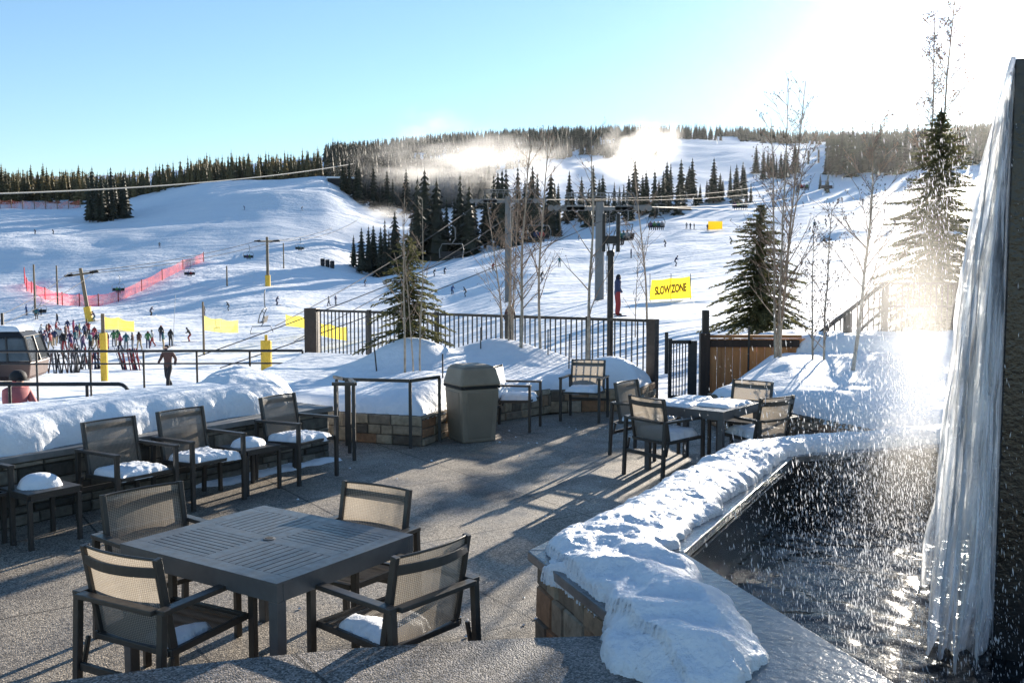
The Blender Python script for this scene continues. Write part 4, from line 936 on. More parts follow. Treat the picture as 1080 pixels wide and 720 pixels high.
def aspen(loc, h, seed, label, stems=1, spread=.12, leafy=0, r0=.028, twigs=1.0, limb=.33):
    r = random.Random(seed); root = empty('bare_aspen', loc, 0, label, 'tree', 'bare aspens'); t = MB(); b = MB(); lf = MB()
    def wig(p, d, ln, rad, depth, mb, nseg=5):
        pts = [p]; q = p; dd = d.normalized()
        for k in range(nseg):
            gz = .07 if depth else .028; dd = (dd + Vector((r.gauss(0, gz), r.gauss(0, gz), r.gauss(.03, .05)))).normalized(); q = q + dd * ln / nseg; pts.append(q)
        rs = [max(.0022, rad * (1 - .8 * k / nseg)) for k in range(nseg + 1)]; mb.tube(pts, rs, 5 if depth else 7, cap=False); return pts, rs
    for s in range(stems):
        a = r.uniform(0, 6.28); base = Vector((math.cos(a) * spread, math.sin(a) * spread, -.2)) if stems > 1 else Vector((0, 0, -.2)); hh = h * r.uniform(.82, 1)
        lean = Vector((r.gauss(0, .022), r.gauss(0, .022), 1)); pts, rs = wig(base, lean, hh + .2, r0 * r.uniform(.8, 1.1), 0, t, 9)
        nl = int(19 * twigs * r.uniform(.8, 1.2))
        for k in range(nl):
            f = .2 + .78 * (k + r.random()) / nl; i = min(8, int(f * 9)); p = pts[i].lerp(pts[i + 1], f * 9 - i); az = r.uniform(0, 6.28)
            ln = hh * limb * (1 - f * .75) * r.uniform(.5, 1.1); d = Vector((math.cos(az) * .7, math.sin(az) * .7, r.uniform(.6, 1.2)))
            bp_, br = wig(p, d, ln, max(.005, rs[i] * .45), 1, b, 5)
            for m_ in range(int(r.uniform(3, 6) * twigs)):
                g = r.uniform(.25, .98); ii = min(4, int(g * 5)); pp = bp_[ii].lerp(bp_[ii + 1], g * 5 - ii); az2 = az + r.choice((-1, 1)) * r.uniform(.4, 1.1)
                d2 = Vector((math.cos(az2) * .8, math.sin(az2) * .8, r.uniform(.4, 1.1))); tp, _ = wig(pp, d2, ln * r.uniform(.2, .5), .0042, 1, b, 3)
                if r.random() < .55 + leafy:
                    for _q in range(1 + int(leafy * 4)):
                        e = tp[-1] + Vector((r.gauss(0, .02 + .03 * leafy), r.gauss(0, .02 + .03 * leafy), r.gauss(0, .02 + .03 * leafy))); z_ = r.uniform(.006, .011) * (1 + leafy)
                        lf.tri(e + Vector((-z_, 0, 0)), e + Vector((z_, z_, 0)), e + Vector((0, 0, z_ * 2.2))); lf.tri(e + Vector((0, -z_, 0)), e + Vector((0, z_, 0)), e + Vector((z_, 0, z_ * 2)))
    obj('trunk', t, M['aspen'], root, smooth=True); obj('branches', b, M['twig'], root, smooth=True)
    if lf.f: obj('buds', lf, M['dryleaf'], root)['kind'] = 'stuff'
    return root
aspen(P(427, 386, 14), 2.8, 11, 'slender bare aspen in front of the young spruce, leftmost of three stems', r0=.02, twigs=.8)
aspen(P(436, 387, 14.05), 2.4, 12, 'thin bare aspen in front of the young spruce, middle of three stems', r0=.016, twigs=.5)
aspen(P(443, 386, 13.9), 2.6, 13, 'thin bare aspen in front of the young spruce, rightmost of three stems', r0=.018, twigs=.7)
aspen(P(535, 362, 17), 3.0, 14, 'bushy bare aspen clump with several stems in the middle of the snow mound', stems=4, twigs=1.0, r0=.02, limb=.42)
aspen(P(549, 362, 16.6), 4.3, 15, 'tall thin bare aspen just right of the bushy clump', r0=.03, twigs=1.4)
aspen(P(570, 362, 16.7), 4.2, 16, 'tall straight bare aspen behind the side-on armchair', r0=.03, twigs=1.4)
aspen(P(620, 376, 16), 4.0, 17, 'straight bare aspen left of the lamp post', r0=.03, twigs=.8)
aspen(P(683, 345, 19), 3.6, 18, 'bare aspen with spreading limbs left of the yellow banner', r0=.026, limb=.42)
aspen(P(670, 345, 18.6), 1.8, 19, 'small bare sapling between lamp post and banner', r0=.014, twigs=.6)
aspen(P(815, 390, 15), 4.6, 20, 'bare aspen clump rising in front of the cedar fence', stems=4, twigs=1.2, leafy=.25, r0=.028, limb=.36)
aspen(P(866, 394, 14), 2.6, 21, 'bare aspen with brown leaf clusters left of the stair railing post', stems=2, twigs=1.0, leafy=.45, r0=.024)
aspen(P(898, 392, 13.2), 4.1, 22, 'single stout bare aspen in front of the stair railing', twigs=1.5, leafy=.3, r0=.035, limb=.42)
aspen(P(980, 330, 19.3), 6.2, 23, 'very tall slim tree with brown buds rising above the spruce by the waterfall', stems=2, twigs=2.0, leafy=.6, r0=.04, limb=.2)

# ------------------------------------------------------------------ people
def person_mesh(kind):
    me = bpy.data.meshes.new('tmp'); J = {}
    if kind == 'stand': J = dict(pel=(0, 0, .95), ch=(0, .02, 1.3), nk=(0, .03, 1.47), hd=(0, .05, 1.58), ht=(0, .05, 1.7), ls=(-.19, .02, 1.4), le=(-.27, .02, 1.14), lw=(-.24, .16, .95), rs=(.19, .02, 1.4), re=(.27, .0, 1.14), rw=(.25, .13, .94), lh=(-.1, 0, .88), lk=(-.12, .04, .48), la=(-.13, 0, .08), lt=(-.14, .16, .05), rh=(.1, 0, .88), rk=(.12, .05, .48), ra=(.13, 0, .08), rt=(.14, .16, .05))
    if kind == 'ski': J = dict(pel=(0, -.12, .78), ch=(0, .1, 1.1), nk=(0, .19, 1.25), hd=(0, .25, 1.36), ht=(0, .28, 1.48), ls=(-.19, .12, 1.2), le=(-.33, .16, .98), lw=(-.3, .36, .9), rs=(.19, .12, 1.2), re=(.34, .14, .98), rw=(.3, .34, .88), lh=(-.1, -.12, .72), lk=(-.14, .14, .44), la=(-.14, -.02, .08), lt=(-.14, .15, .05), rh=(.1, -.12, .72), rk=(.14, .14, .44), ra=(.14, -.02, .08), rt=(.14, .15, .05))
    if kind == 'walk': J = dict(pel=(0, 0, .93), ch=(0, .03, 1.28), nk=(0, .05, 1.46), hd=(0, .07, 1.57), ht=(0, .08, 1.69), ls=(-.19, .02, 1.39), le=(-.26, -.12, 1.13), lw=(-.24, -.06, .9), rs=(.19, .03, 1.39), re=(.25, .12, 1.14), rw=(.22, .3, 1.0), lh=(-.1, 0, .87), lk=(-.11, .16, .5), la=(-.11, .2, .08), lt=(-.11, .36, .06), rh=(.1, 0, .87), rk=(.11, -.02, .47), ra=(.11, -.26, .12), rt=(.11, -.13, .04))
    if kind == 'sit': J = dict(pel=(0, 0, .1), ch=(0, -.02, .45), nk=(0, 0, .62), hd=(0, .03, .73), ht=(0, .04, .85), ls=(-.19, -.02, .55), le=(-.25, .08, .3), lw=(-.2, .3, .25), rs=(.19, -.02, .55), re=(.25, .08, .3), rw=(.2, .3, .26), lh=(-.1, .04, .08), lk=(-.12, .46, .1), la=(-.12, .5, -.34), lt=(-.12, .66, -.36), rh=(.1, .04, .08), rk=(.12, .46, .1), ra=(.12, .5, -.34), rt=(.12, .66, -.36))
    names = list(J); E_ = [('pel', 'ch'), ('ch', 'nk'), ('nk', 'hd'), ('hd', 'ht')]
    for s in 'lr': E_ += [('ch', s + 's'), (s + 's', s + 'e'), (s + 'e', s + 'w'), ('pel', s + 'h'), (s + 'h', s + 'k'), (s + 'k', s + 'a'), (s + 'a', s + 't')]
    me.from_pydata([J[n] for n in names], [(names.index(a), names.index(b)) for a, b in E_], [])
    o = bpy.data.objects.new('tmp', me); COL.objects.link(o); o.modifiers.new('skin', 'SKIN'); o.modifiers.new('sub', 'SUBSURF').levels = 1
    RAD = dict(pel=.16, ch=.17, nk=.065, hd=.11, ht=.085, ls=.085, le=.062, lw=.05, rs=.085, re=.062, rw=.05, lh=.105, lk=.08, la=.07, lt=.05, rh=.105, rk=.08, ra=.07, rt=.05)
    for n, sv in zip(names, me.skin_vertices[0].data): sv.radius = (RAD[n], RAD[n] * (.8 if n in ('ch', 'pel') else 1)); sv.use_root = n == 'pel'
    dg = bpy.context.evaluated_depsgraph_get(); dg.update(); out_ = bpy.data.meshes.new_from_object(o.evaluated_get(dg)); out_.name = 'person'
    bpy.data.objects.remove(o)
    P_ = {k: Vector(v) for k, v in J.items()}
    # region by nearest bone: 0 jacket 1 trousers 2 head gear 3 face 4 gloves/boots
    segs = [('pel', 'ch', 0), ('ch', 'nk', 0)]
    for s in 'lr': segs += [('ch', s + 's', 0), (s + 's', s + 'e', 0), (s + 'e', s + 'w', 0), (s + 'h', s + 'k', 1), (s + 'k', s + 'a', 1), (s + 'a', s + 't', 4)]
    segs += [('nk', 'hd', 2), ('hd', 'ht', 2)]
    for poly in out_.polygons:
        c = poly.center; best = (1e9, 0)
        for a, b, g in segs:
            A_, B_ = P_[a], P_[b]; d = B_ - A_; t = max(0, min(1, (c - A_).dot(d) / d.length_squared)); q = (c - A_ - d * t).length / (RAD[a] + .02)
            if q < best[0]: best = (q, g)
        g = best[1]
        if g == 2 and poly.normal.y > .55 and c.z < P_['hd'].z + .05: g = 3
        poly.material_index = g; poly.use_smooth = True
    for m_ in (CM['red'], CM['black'], CM['black'], M['skin'], CM['black']): out_.materials.append(m_)
    return out_
PM = {k: person_mesh(k) for k in ('stand', 'ski', 'walk', 'sit')}
skm = MB()
for s in (-1, 1): skm.bar((s * .12, -.75, .02), (s * .12, .7, .02), .075, .02); skm.bar((s * .12, .7, .02), (s * .12, .88, .09), .07, .015)
SKI = skm.mesh('skis'); SKI.materials.append(M['ski'])
brd = MB(); brd.bar((-.72, .03, .015), (.72, .03, .015), .27, .02); brd.bar((.72, .03, .015), (.83, .03, .06), .25, .015); brd.bar((-.72, .03, .015), (-.83, .03, .06), .25, .015); BRD = brd.mesh('snowboard'); BRD.materials.append(M['ski'])
def person(p, kind, jk, pt, label, group=None, rz=0, hat='black', gear=None, s=1.0):
    o = bpy.data.objects.new('person', PM[kind]); COL.objects.link(o); o.location = p; o.rotation_euler = (0, 0, rz); o.scale = (s,) * 3
    for i, m_ in enumerate((CM[jk], CM[pt], CM[hat])): o.material_slots[i].link = 'OBJECT'; o.material_slots[i].material = m_
    tag(o, label, 'person', group)
    if gear is not None:
        g = bpy.data.objects.new('skis' if gear is SKI else 'snowboard', gear); COL.objects.link(g); g.parent = o
    return o
SK = [  # px, depth, pose, jacket, trousers, place words
 (40, 283, 'ski', 'navy', 'black', 'high on the left slope under the orange snow fence'), (59, 287, 'ski', 'black', 'black', 'highest on the left slope beside the dark conifer clump'),
 (28, 150, 'stand', 'blue', 'navy', 'at far left above the gondola cabin'), (38, 146, 'stand', 'teal', 'black', 'beside the dark post at far left'), (60, 138, 'walk', 'black', 'navy', 'alone above the left end of the lift queue'),
 (99, 142, 'ski', 'navy', 'teal', 'gliding just right of the yellow padded tower foot'), (159, 152, 'ski', 'navy', 'black', 'crossing the blue shade right of the yellow padded tower'),
 (215, 144, 'stand', 'grey', 'navy', 'above the yellow netting left of the tall pole'), (241, 152, 'ski', 'black', 'grey', 'above and right of the yellow netting'), (292, 155, 'ski', 'navy', 'navy', 'below the tall double armed lift tower'),
 (347, 158, 'walk', 'grey', 'black', 'left one of two above the fence corner post'), (354, 160, 'stand', 'navy', 'grey', 'right one of two above the fence corner post'),
 (179, 92, 'stand', 'black', 'black', 'waiting near the pale thin pole by the railing'), (199, 96, 'ski', 'black', 'red', 'in the open snow right of the queue'),
 (248, 110, 'sit', 'red', 'black', 'sitting on the snow under the yellow netting'), (91, 135, 'sit', 'black', 'black', 'sitting on the snow by the tower foot'),
 (469, 188, 'ski', 'navy', 'black', 'below the empty lift chair in the middle'), (491, 142, 'ski', 'black', 'black', 'in the middle of the slope right of the young spruce'), (458, 185, 'ski', 'black', 'grey', 'just above the tip of the young spruce'),
 (477, 150, 'ski', 'blue', 'navy', 'with arms out right of the young spruce'), (563, 212, 'ski', 'purple', 'black', 'high between the two grey lift towers'), (571, 131, 'ski', 'black', 'grey', 'left of the big grey lift tower'),
 (665, 170, 'stand', 'navy', 'black', 'on the bright slope right of the lamp head'), (701, 189, 'ski', 'black', 'navy', 'above the yellow banner'), (723, 243, 'stand', 'grey', 'black', 'leftmost of three high above the banner'),
 (727, 243, 'stand', 'black', 'navy', 'middle one of three high above the banner'), (731, 243, 'stand', 'black', 'black', 'right one of three high above the banner'), (745, 240, 'stand', 'navy', 'navy', 'beside the small far yellow sign'),
 (857, 190, 'ski', 'teal', 'black', 'between the two bare aspens on the right'), (915, 155, 'ski', 'black', 'black', 'right of the stout aspen on the slope'), (941, 170, 'ski', 'navy', 'grey', 'left of the tall spruce by the waterfall'),
 (930, 230, 'ski', 'black', 'navy', 'leaning in a turn high on the right slope'), (907, 260, 'ski', 'grey', 'navy', 'farthest up on the right slope'), (790, 250, 'ski', 'black', 'grey', 'high on the slope above the spruce'), (869, 200, 'ski', 'navy', 'black', 'on the sunny slope by the leafy aspen')]
SK += [(610, 230, 'ski', 'navy', 'black', 'far above the left lift tower'), (640, 250, 'ski', 'black', 'grey', 'far behind the lamp head'), (770, 175, 'ski', 'grey', 'black', 'left of the spruce tip behind the cedar fence'), (712, 130, 'ski', 'navy', 'grey', 'in the open just above the banner right corner'),
 (830, 230, 'ski', 'black', 'black', 'behind the multi stemmed aspen on the right'), (845, 280, 'ski', 'navy', 'navy', 'far up behind the right aspens'), (885, 300, 'ski', 'black', 'grey', 'tiny, on the farthest visible right run'), (815, 300, 'ski', 'grey', 'grey', 'tiny, near the top lift chairs'),
 (520, 170, 'ski', 'red', 'black', 'between the two grey towers low on the slope'), (590, 160, 'stand', 'teal', 'grey', 'near the lamp side tower on its left'), (430, 200, 'ski', 'navy', 'grey', 'just below the small conifer group'), (385, 190, 'ski', 'black', 'navy', 'under the small conifer group at its left'),
 (320, 330, 'ski', 'black', 'grey', 'small, above the black drums'), (260, 330, 'ski', 'navy', 'navy', 'small, on the upper left dome'), (170, 250, 'ski', 'grey', 'navy', 'above the pink net')]
for px, D, k, j, t, wds in SK:
    p = on(px, D); a = rnd.uniform(-2.6, 2.6)
    if k == 'sit': p.z += .05
    person(p, k, j, t, f'{"seated snowboarder" if k == "sit" else "skier"} in {j} jacket {wds}', 'skiers on the slopes', a, gear=SKI if k != 'sit' else None)
combos = [(j, t) for t in ('black', 'navy', 'grey', 'red', 'tan') for j in ('red', 'black', 'navy', 'teal', 'pink', 'white', 'brown', 'green', 'purple')]
rnd.shuffle(combos); ci = 0
for i in range(45):
    if i < 34: px = 36 + 68 * ((i * .618) % 1); D = U(84, 112)
    else: px = [112, 119, 123, 126, 132, 139, 146, 155, 160, 169, 171][i - 34]; D = U(86, 98)
    j, t = combos[i]; person(on(px, D), rnd.choice(('stand', 'stand', 'walk')), j, t, f'person in {j} jacket and {t} trousers waiting in the lift queue', 'people in the lift queue', U(-3, 3), rnd.choice(('black', 'white', 'red', 'navy')))
o = person(on(651, 38.5), 'stand', 'navy', 'red', 'snowboarder in dark jacket and red trousers standing right of the lamp post', None, R(-80), 'black', BRD)
o = person(on(176, 36), 'walk', 'brown', 'black', 'person in brown jacket and black trousers walking behind the left railing', None, R(160), 'black')
o = person(on(538, 46), 'stand', 'brown', 'black', 'person in brown jacket behind the bar fence among the bare aspens', None, R(150), 'tan')
o = person(Vector((-8.35, 15.9, -.35)), 'sit', 'peach', 'black', 'person in salmon pink jacket and black cap sitting behind the left railing', None, R(-120), 'black')
cp_ = MB(); cp_.lathe([(.135, -.02), (.14, .04), (.12, .1), (.06, .145)], (0, .035, .76), 14); cp_.box((0, .17, .75), (.16, .12, .02)); obj('cap', cp_, CM['black'], o, smooth=True)
m = MB(); m.box((0, 0, -.07), (1.6, .4, .06)); [m.box((s * .6, 0, -.45), (.08, .36, .7)) for s in (-1, 1)]
o = obj('bench', m, M['darkwood'], loc=(-8.35, 15.85, -.35), rz=R(-120)); tag(o, 'plain dark bench under the seated person behind the left railing', 'bench')

# ------------------------------------------------------------------ left railings
def tube_rail(name, label, A, B, top, bot, mid, n, r, curl=False):
    root = empty(name, (0, 0, 0), 0, label, 'railing'); A = Vector((*A, 0)); B = Vector((*B, 0))
    pts = [(A.x, A.y, top), (B.x, B.y, top)]
    if curl: d = (B - A).normalized(); pts = [(A.x, A.y, top)] + [tuple(Vector((B.x, B.y, top)) + d * .14 * math.sin(k * math.pi / 8) + Vector((0, 0, -.14 * (1 - math.cos(k * math.pi / 8))))) for k in range(5)] + [(B.x + d.x * .14, B.y, bot)]
    m = MB(); m.tube(pts, r, 8); obj('top_rail', m, M['black'], root)
    for z in mid: m = MB(); m.tube([(A.x, A.y, z), (B.x, B.y, z)], r * .7, 6); obj('mid_rail', m, M['black'], root)
    for k in range(n):
        q = A.lerp(B, k / (n - 1) * (.88 if curl else 1)); m = MB(); m.tube([(q.x, q.y, bot), (q.x, q.y, top)], r * .85, 6); obj('post', m, M['black'], root)
tube_rail('railing', 'long two bar black railing across the left behind the snowbank', (-13.5, 20), (-4.5, 20.3), .52, -1.4, (.25,), 9, .028)
tube_rail('railing', 'nearer black tube railing with a curved end at far left', (-9.5, 13.6), (-5.72, 13.7), .58, -1.2, (.15,), 4, .028, True)

# ------------------------------------------------------------------ gondola cabin, ski racks, pads, poles
root = empty('gondola_cabin', on(2, 41), R(8), 'parked gondola cabin with dark glass and snow on its roof at far left', 'gondola')
def ring(m, z0, w0, d0, z1, w1, d1, m_=0): m.hexa([(-w0, -d0, z0), (w0, -d0, z0), (w0, d0, z0), (-w0, d0, z0), (-w1, -d1, z1), (w1, -d1, z1), (w1, d1, z1), (-w1, d1, z1)], m_)
m = MB(); ring(m, .15, 1.15, 1.0, .3, 1.4, 1.15); ring(m, .3, 1.4, 1.15, .95, 1.5, 1.2); obj('lower_body', m, M['cabin'], root, bevel=.06)
m = MB(); ring(m, .95, 1.48, 1.18, 2.0, 1.2, 1.0); obj('glazing', m, M['glass_dark'], root, bevel=.08)
m = MB(); ring(m, 2.0, 1.22, 1.02, 2.25, .9, .75); obj('roof', m, M['black'], root, bevel=.06)
m = MB()
for s in (-1, 1):
    for d in (-1, 0, 1): m.bar((s * 1.5, d * 1.15, .95), (s * 1.22, d * .98, 2.0), .07, .07)
for d in (-1, 1):
    for s in (-.35, .4): m.bar((s * 1.45, d * 1.2, .95), (s * 1.2, d * 1.02, 2.0), .06, .05)
obj('frame', m, M['black'], root)
m = MB(); m.bar((0, 0, 2.2), (0, 0, 3.0), .1, .1); obj('hanger', m, M['black'], root)
cp = on(2, 41); o = link('snow_cap', blanket('snow_patch', rect(-.9, .9, -.75, .75), 2.25, .22, .3, .08, .04, 2, .05, 3, 120, .02), M['snow'], loc=cp, rz=R(8)); o.name = 'snow_patch'; tag(o, 'snow lying on the roof of the gondola cabin', 'snow')
def rack(px, D, n, label, rz=0):
    p = on(px, D); root = empty('ski_rack', p, rz, label, 'ski rack', 'ski racks beyond the railing'); m = MB(); W = n * .09
    m.tube([(-W, 0, .0), (-W, 0, .8), (W, 0, .8), (W, 0, 0)], .03, 6); m.tube([(-W, .5, 0), (-W, 0, .8)], .025, 6); m.tube([(W, .5, 0), (W, 0, .8)], .025, 6); obj('frame', m, CM['grey'], root)
    for k in range(n * 2):
        if rnd.random() < .4: continue
        x = -W + .1 + k * .09; col = rnd.choice(['red', 'black', 'navy', 'grey', 'grey', 'black', 'brown']); m = MB(); l = U(.9, 1.5); m.bar((x, .12, .0), (x + U(-.3, .3), -.28, l), .07, .02); m.bar((x + .03, .1, .0), (x + U(-.3, .3), -.3, l), .07, .02)
        o = obj('skis', m, CM[col]); o.location = p; o.rotation_euler = (0, 0, rz); tag(o, 'pair of skis leaning on a rack in the equipment area beyond the left railing', 'skis', 'skis leaning on the racks')
for px, D, n, lb in ((62, 50, 9, 'ski rack right of the gondola cabin, nearest of the cluttered racks'), (92, 58, 10, 'ski rack in the middle of the clutter left of the yellow padded pole'), (134, 56, 8, 'ski rack just right of the yellow padded pole'), (75, 68, 10, 'farthest ski rack below the lift queue')): rack(px, D, n, lb, U(-.4, .4))
def pole(name, px, D, h, r, mt, label, cat, pad=None, lean=0, base=None):
    p = on(px, D); root = empty(name, p, 0, label, cat); m = MB(); m.tube([(0, 0, -.5), (lean * h, 0, h)], [r, r * .8], 10); obj('pole', m, M[mt] if mt in M else CM[mt], root)
    if pad: m = MB(); m.tube([(lean * pad[0], 0, pad[0]), (lean * pad[1], 0, pad[1])], pad[2], 12); obj('pad', m, M['yellowpad'], root, bevel=.03)
    return root
pole('padded_pole', 108, 42, 3.0, .1, 'pole', 'wooden pole wrapped in yellow padding behind the left railing', 'pole', (.0, 2.15, .16))
pole('padded_pole', 280, 50, 2.0, .1, 'yellowpad', 'short yellow padded post near the right end of the left railing', 'pole', (.0, 1.7, .3))
pole('wooden_pole', 214, 78, 4.4, .1, 'pole', 'brown pole holding the left end of the yellow netting', 'pole')
pole('wooden_pole', 61, 170, 7, .16, 'pole', 'dark wooden pole on the snow below the pink net', 'pole')
pole('wooden_pole', 37, 150, 8, .17, 'pole', 'grey wooden pole at far left above the queue', 'pole')
pole('wooden_pole', 240, 190, 4, .16, 'pole', 'short brown pole left of the tall lift tower', 'pole')
pole('wooden_pole', 300, 225, 6, .16, 'pole', 'short pole on the slope right of the tall lift tower', 'pole')
pole('flag_pole', 181, 92, 5, .03, 'white', 'thin pale pole rising above the waiting person', 'pole', lean=.08)
for k, px in enumerate((341, 346, 351)):
    p = on(px, 235); m = MB(); m.lathe([(.5, -.3), (.5, .2), (.55, .3), (.55, 1.6), (.45, 1.75)], n=10); o = obj('black_barrel', m, CM['black'], loc=p); tag(o, 'one of three black padded drums standing left of the small conifer group', 'barrel', 'black drums on the slope')

# ------------------------------------------------------------------ nets and banners
def net(name, label, pts, h, mt, cat='net', post=True, hz=None, th=.02):
    root = empty(name, (0, 0, 0), 0, label, cat); pts = [Vector(p) for p in pts]; m = MB()
    hs = h if isinstance(h, (list, tuple)) else [h] * len(pts)
    for i in range(len(pts) - 1):
        a, b = pts[i], pts[i + 1]; N = 6
        for k in range(N):
            t0, t1 = k / N, (k + 1) / N; p0 = a.lerp(b, t0); p1 = a.lerp(b, t1); sag = lambda t: -.12 * math.sin(math.pi * t) * hs[i]
            h0 = hs[i] + (hs[i + 1] - hs[i]) * t0; h1 = hs[i] + (hs[i + 1] - hs[i]) * t1
            wv = lambda t, q: Vector((0, .05 * math.sin(9 * t + i), 0)) + q
            m.quad(wv(t0, p0 + Vector((0, 0, .05))), wv(t1, p1 + Vector((0, 0, .05))), wv(t1, p1 + Vector((0, 0, h1 + sag(t1)))), wv(t0, p0 + Vector((0, 0, h0 + sag(t0)))))
    obj('netting', m, M[mt], root)
    if post:
        for p, hh in zip(pts, hs): m = MB(); m.tube([(p.x, p.y, p.z - .3), (p.x, p.y, p.z + hh + .15)], .04 + h_thick(pts), 6); obj('post', m, CM['red'] if mt == 'rednet' else M['pole'], root)
def h_thick(pts): return .0003 * pts[0].y
rp = [(27, 205), (29, 196), (34, 186), (48, 176), (66, 170), (84, 170), (104, 172), (125, 178), (150, 190), (172, 200), (194, 213), (216, 226)]
net('safety_net', 'long curving pinkish red safety net on the left slope', [on(a, d) for a, d in rp], [3.4, 2.6] + [2.2] * 10, 'rednet')
net('snow_fence', 'orange mesh snow fence running below the pines at far left', [on(-20 + 12 * k, 380 + 4 * k) for k in range(10)], 3.5, 'orangenet')
net('yellow_netting', 'yellow netting strung right of the brown pole in front of the slope', [on(214, 78, 2.0), on(232, 84, 1.5), on(251, 90, 1.0)], 1.3, 'yellownet', post=False)
net('yellow_netting', 'yellow netting left of the fence corner post', [on(301, 92, 1.0), on(315, 92, .75), on(329, 92, .5)], 1.2, 'yellownet', post=False)
net('yellow_netting', 'yellow netting seen through the left end of the bar fence', [on(332, 80, .9), on(348, 78, .6), on(366, 76, .3)], 1.2, 'yellownet', post=False)
net('yellow_netting', 'yellow green netting behind the lift queue', [on(108, 122, .0), on(124, 118, -.2), on(141, 116, -.4)], 1.7, 'yellownet', post=False)
net('yellow_netting', 'pale yellow netting above the gondola cabin', [on(-5, 112, -.5), on(12, 112, -.5), on(27, 112, -.5)], 1.5, 'yellownet', post=False)
for px, D, lb in ((301, 92, 'first'), (329, 92, 'second')):
    pass
bb = on(707, 56); root = empty('yellow_banner', bb, R(-6), 'large yellow banner with dark lettering standing on the slope', 'banner')
m = MB(); W = 1.18
def bp_(u, v): x = -W + 2 * W * u; return Vector((x * (1.04 - .1 * v), -.012 + .03 * math.sin(9 * u + 2 * v) * (1 - .4 * v) , .05 + .13 * u + v * (1.19 + .08 * u) - .05 * math.sin(math.pi * ((u * 2) % 1)) * v))
for i in range(24):
    for j in range(6): a, b, c_, d_ = i / 24, (i + 1) / 24, j / 6, (j + 1) / 6; m.quad(bp_(a, c_), bp_(b, c_), bp_(b, d_), bp_(a, d_))
obj('sheet', m, M['yellow'], root, smooth=True)
for x in (-W, .05, W): m = MB(); m.tube([(x, .04, -.4), (x - .03, .04, 1.6)], .022, 6); obj('pole', m, CM['black'], root)
cu = bpy.data.curves.new('lettering', 'FONT'); cu.body = 'SLOW ZONE'; cu.align_x = 'CENTER'; cu.size = .62; cu.offset = .028; cu.extrude = .004; cu.space_character = .95
to = bpy.data.objects.new('tmp', cu); COL.objects.link(to); dg = bpy.context.evaluated_depsgraph_get(); dg.update(); tme = bpy.data.meshes.new_from_object(to.evaluated_get(dg)); bpy.data.objects.remove(to); bpy.data.curves.remove(cu)
xs = [v.co.x for v in tme.vertices]; ws = max(xs) - min(xs)
for v in tme.vertices: v.co = Vector((v.co.x * 1.85 / ws, -.075 - v.co.z, .48 + v.co.y * 1.05 + v.co.x * .07))
tme.materials.clear(); link('lettering', tme, M['letter'], root)
bb = on(753, 240); m = MB(); m.hexa([(-1.8, -.03, .1), (1.8, -.03, .3), (1.8, .03, .3), (-1.8, .03, .1), (-1.8, -.03, 2.2), (1.8, -.03, 2.2), (1.8, .03, 2.2), (-1.8, .03, 2.2)]); o = obj('yellow_banner', m, M['yellow'], loc=bb); tag(o, 'small far yellow sign high on the slope beside a lone skier', 'banner')

# ------------------------------------------------------------------ lifts
def lift_tower(px, D, h, half, label, mt='galv', wooden=False):
    p = on(px, D); root = empty('lift_tower', p, 0, label, 'lift tower', None); m = MB()
    if wooden: m.tube([(0, 0, -1), (0, 0, h)], [.32, .24], 10)
    else: m.tube([(0, 0, -1), (0, 0, h)], [.38, .32], 14)
    obj('pole', m, M['pole'] if wooden else M[mt], root); zc = h - (.9 if wooden else .5); m = MB()
    m.bar((-half, 0, zc), (half, 0, zc), .2, .28)
    if not wooden:
        m.bar((-half, 0, zc + 1.2), (half, 0, zc + 1.2), .08, .08); m.bar((-half * .95, -.5, zc + .9), (half * .95, -.5, zc + .9), .06, .06)
        for k in range(9): x = -half + 2 * half * k / 8; m.bar((x, 0, zc), (x + half / 8, 0, zc + 1.2), .05, .05); m.bar((x + half / 8, 0, zc), (x, 0, zc + 1.2), .05, .05)
    obj('crossarm', m, M['pole'] if wooden else M[mt], root)
    for s in (-1, 1):
        m = MB(); m.bar((s * half - (.5 if wooden else 1.2), 0, zc + .1), (s * half + (.5 if wooden else 1.2), 0, zc + .25), .12, .14)
        for k in range(4 if wooden else 6):
            x = s * half + (k / (3 if wooden else 5) - .5) * (1 if wooden else 2.4); m.tube([(x, -.1, zc + .05), (x, .1, zc + .05)], .18 if wooden else .24, 10)
        obj('sheave_train', m, CM['black'] if wooden else M[mt], root)
    if not wooden: m = MB(); m.bar((.55, 0, .5), (.55, 0, zc), .04, .04); m.bar((.75, 0, .5), (.75, 0, zc), .04, .04); [m.bar((.55, 0, .8 + k * .5), (.75, 0, .8 + k * .5), .03, .03) for k in range(int((zc - 1) / .5))]; obj('ladder', m, M[mt], root)
    else: m = MB(); m.tube([(0, 0, -.3), (0, 0, 2.2)], .55, 12); obj('pad', m, M['yellowpad'], root, bevel=.05)
    return root
T1 = lift_tower(536, 100, 11, 2.6, 'grey steel lift tower behind the bushy aspen clump')
T2 = lift_tower(632, 74, 7.6, 2.6, 'wide grey steel lift tower just left of the lamp post')
T3 = lift_tower(94, 142, 8.0, 1.9, 'leaning wooden lift tower with yellow padded foot at left', wooden=True); T3.rotation_euler = (0, R(-8), 0)
T4 = lift_tower(283, 190, 9.8, 1.9, 'tall wooden lift tower with double arm right of the pink net', wooden=True)
def cable(a, b, label, r=.03, sag=.01, mt='cable'):
    a = Vector(a); b = Vector(b); pts = [a.lerp(b, k / 16) - Vector((0, 0, 4 * sag * (b - a).length * (k / 16) * (1 - k / 16))) for k in range(17)]
    m = MB(); m.tube(pts, r, 5); o = obj('lift_cable', m, M[mt]); tag(o, label, 'cable', 'lift cables'); return pts
ends = {}
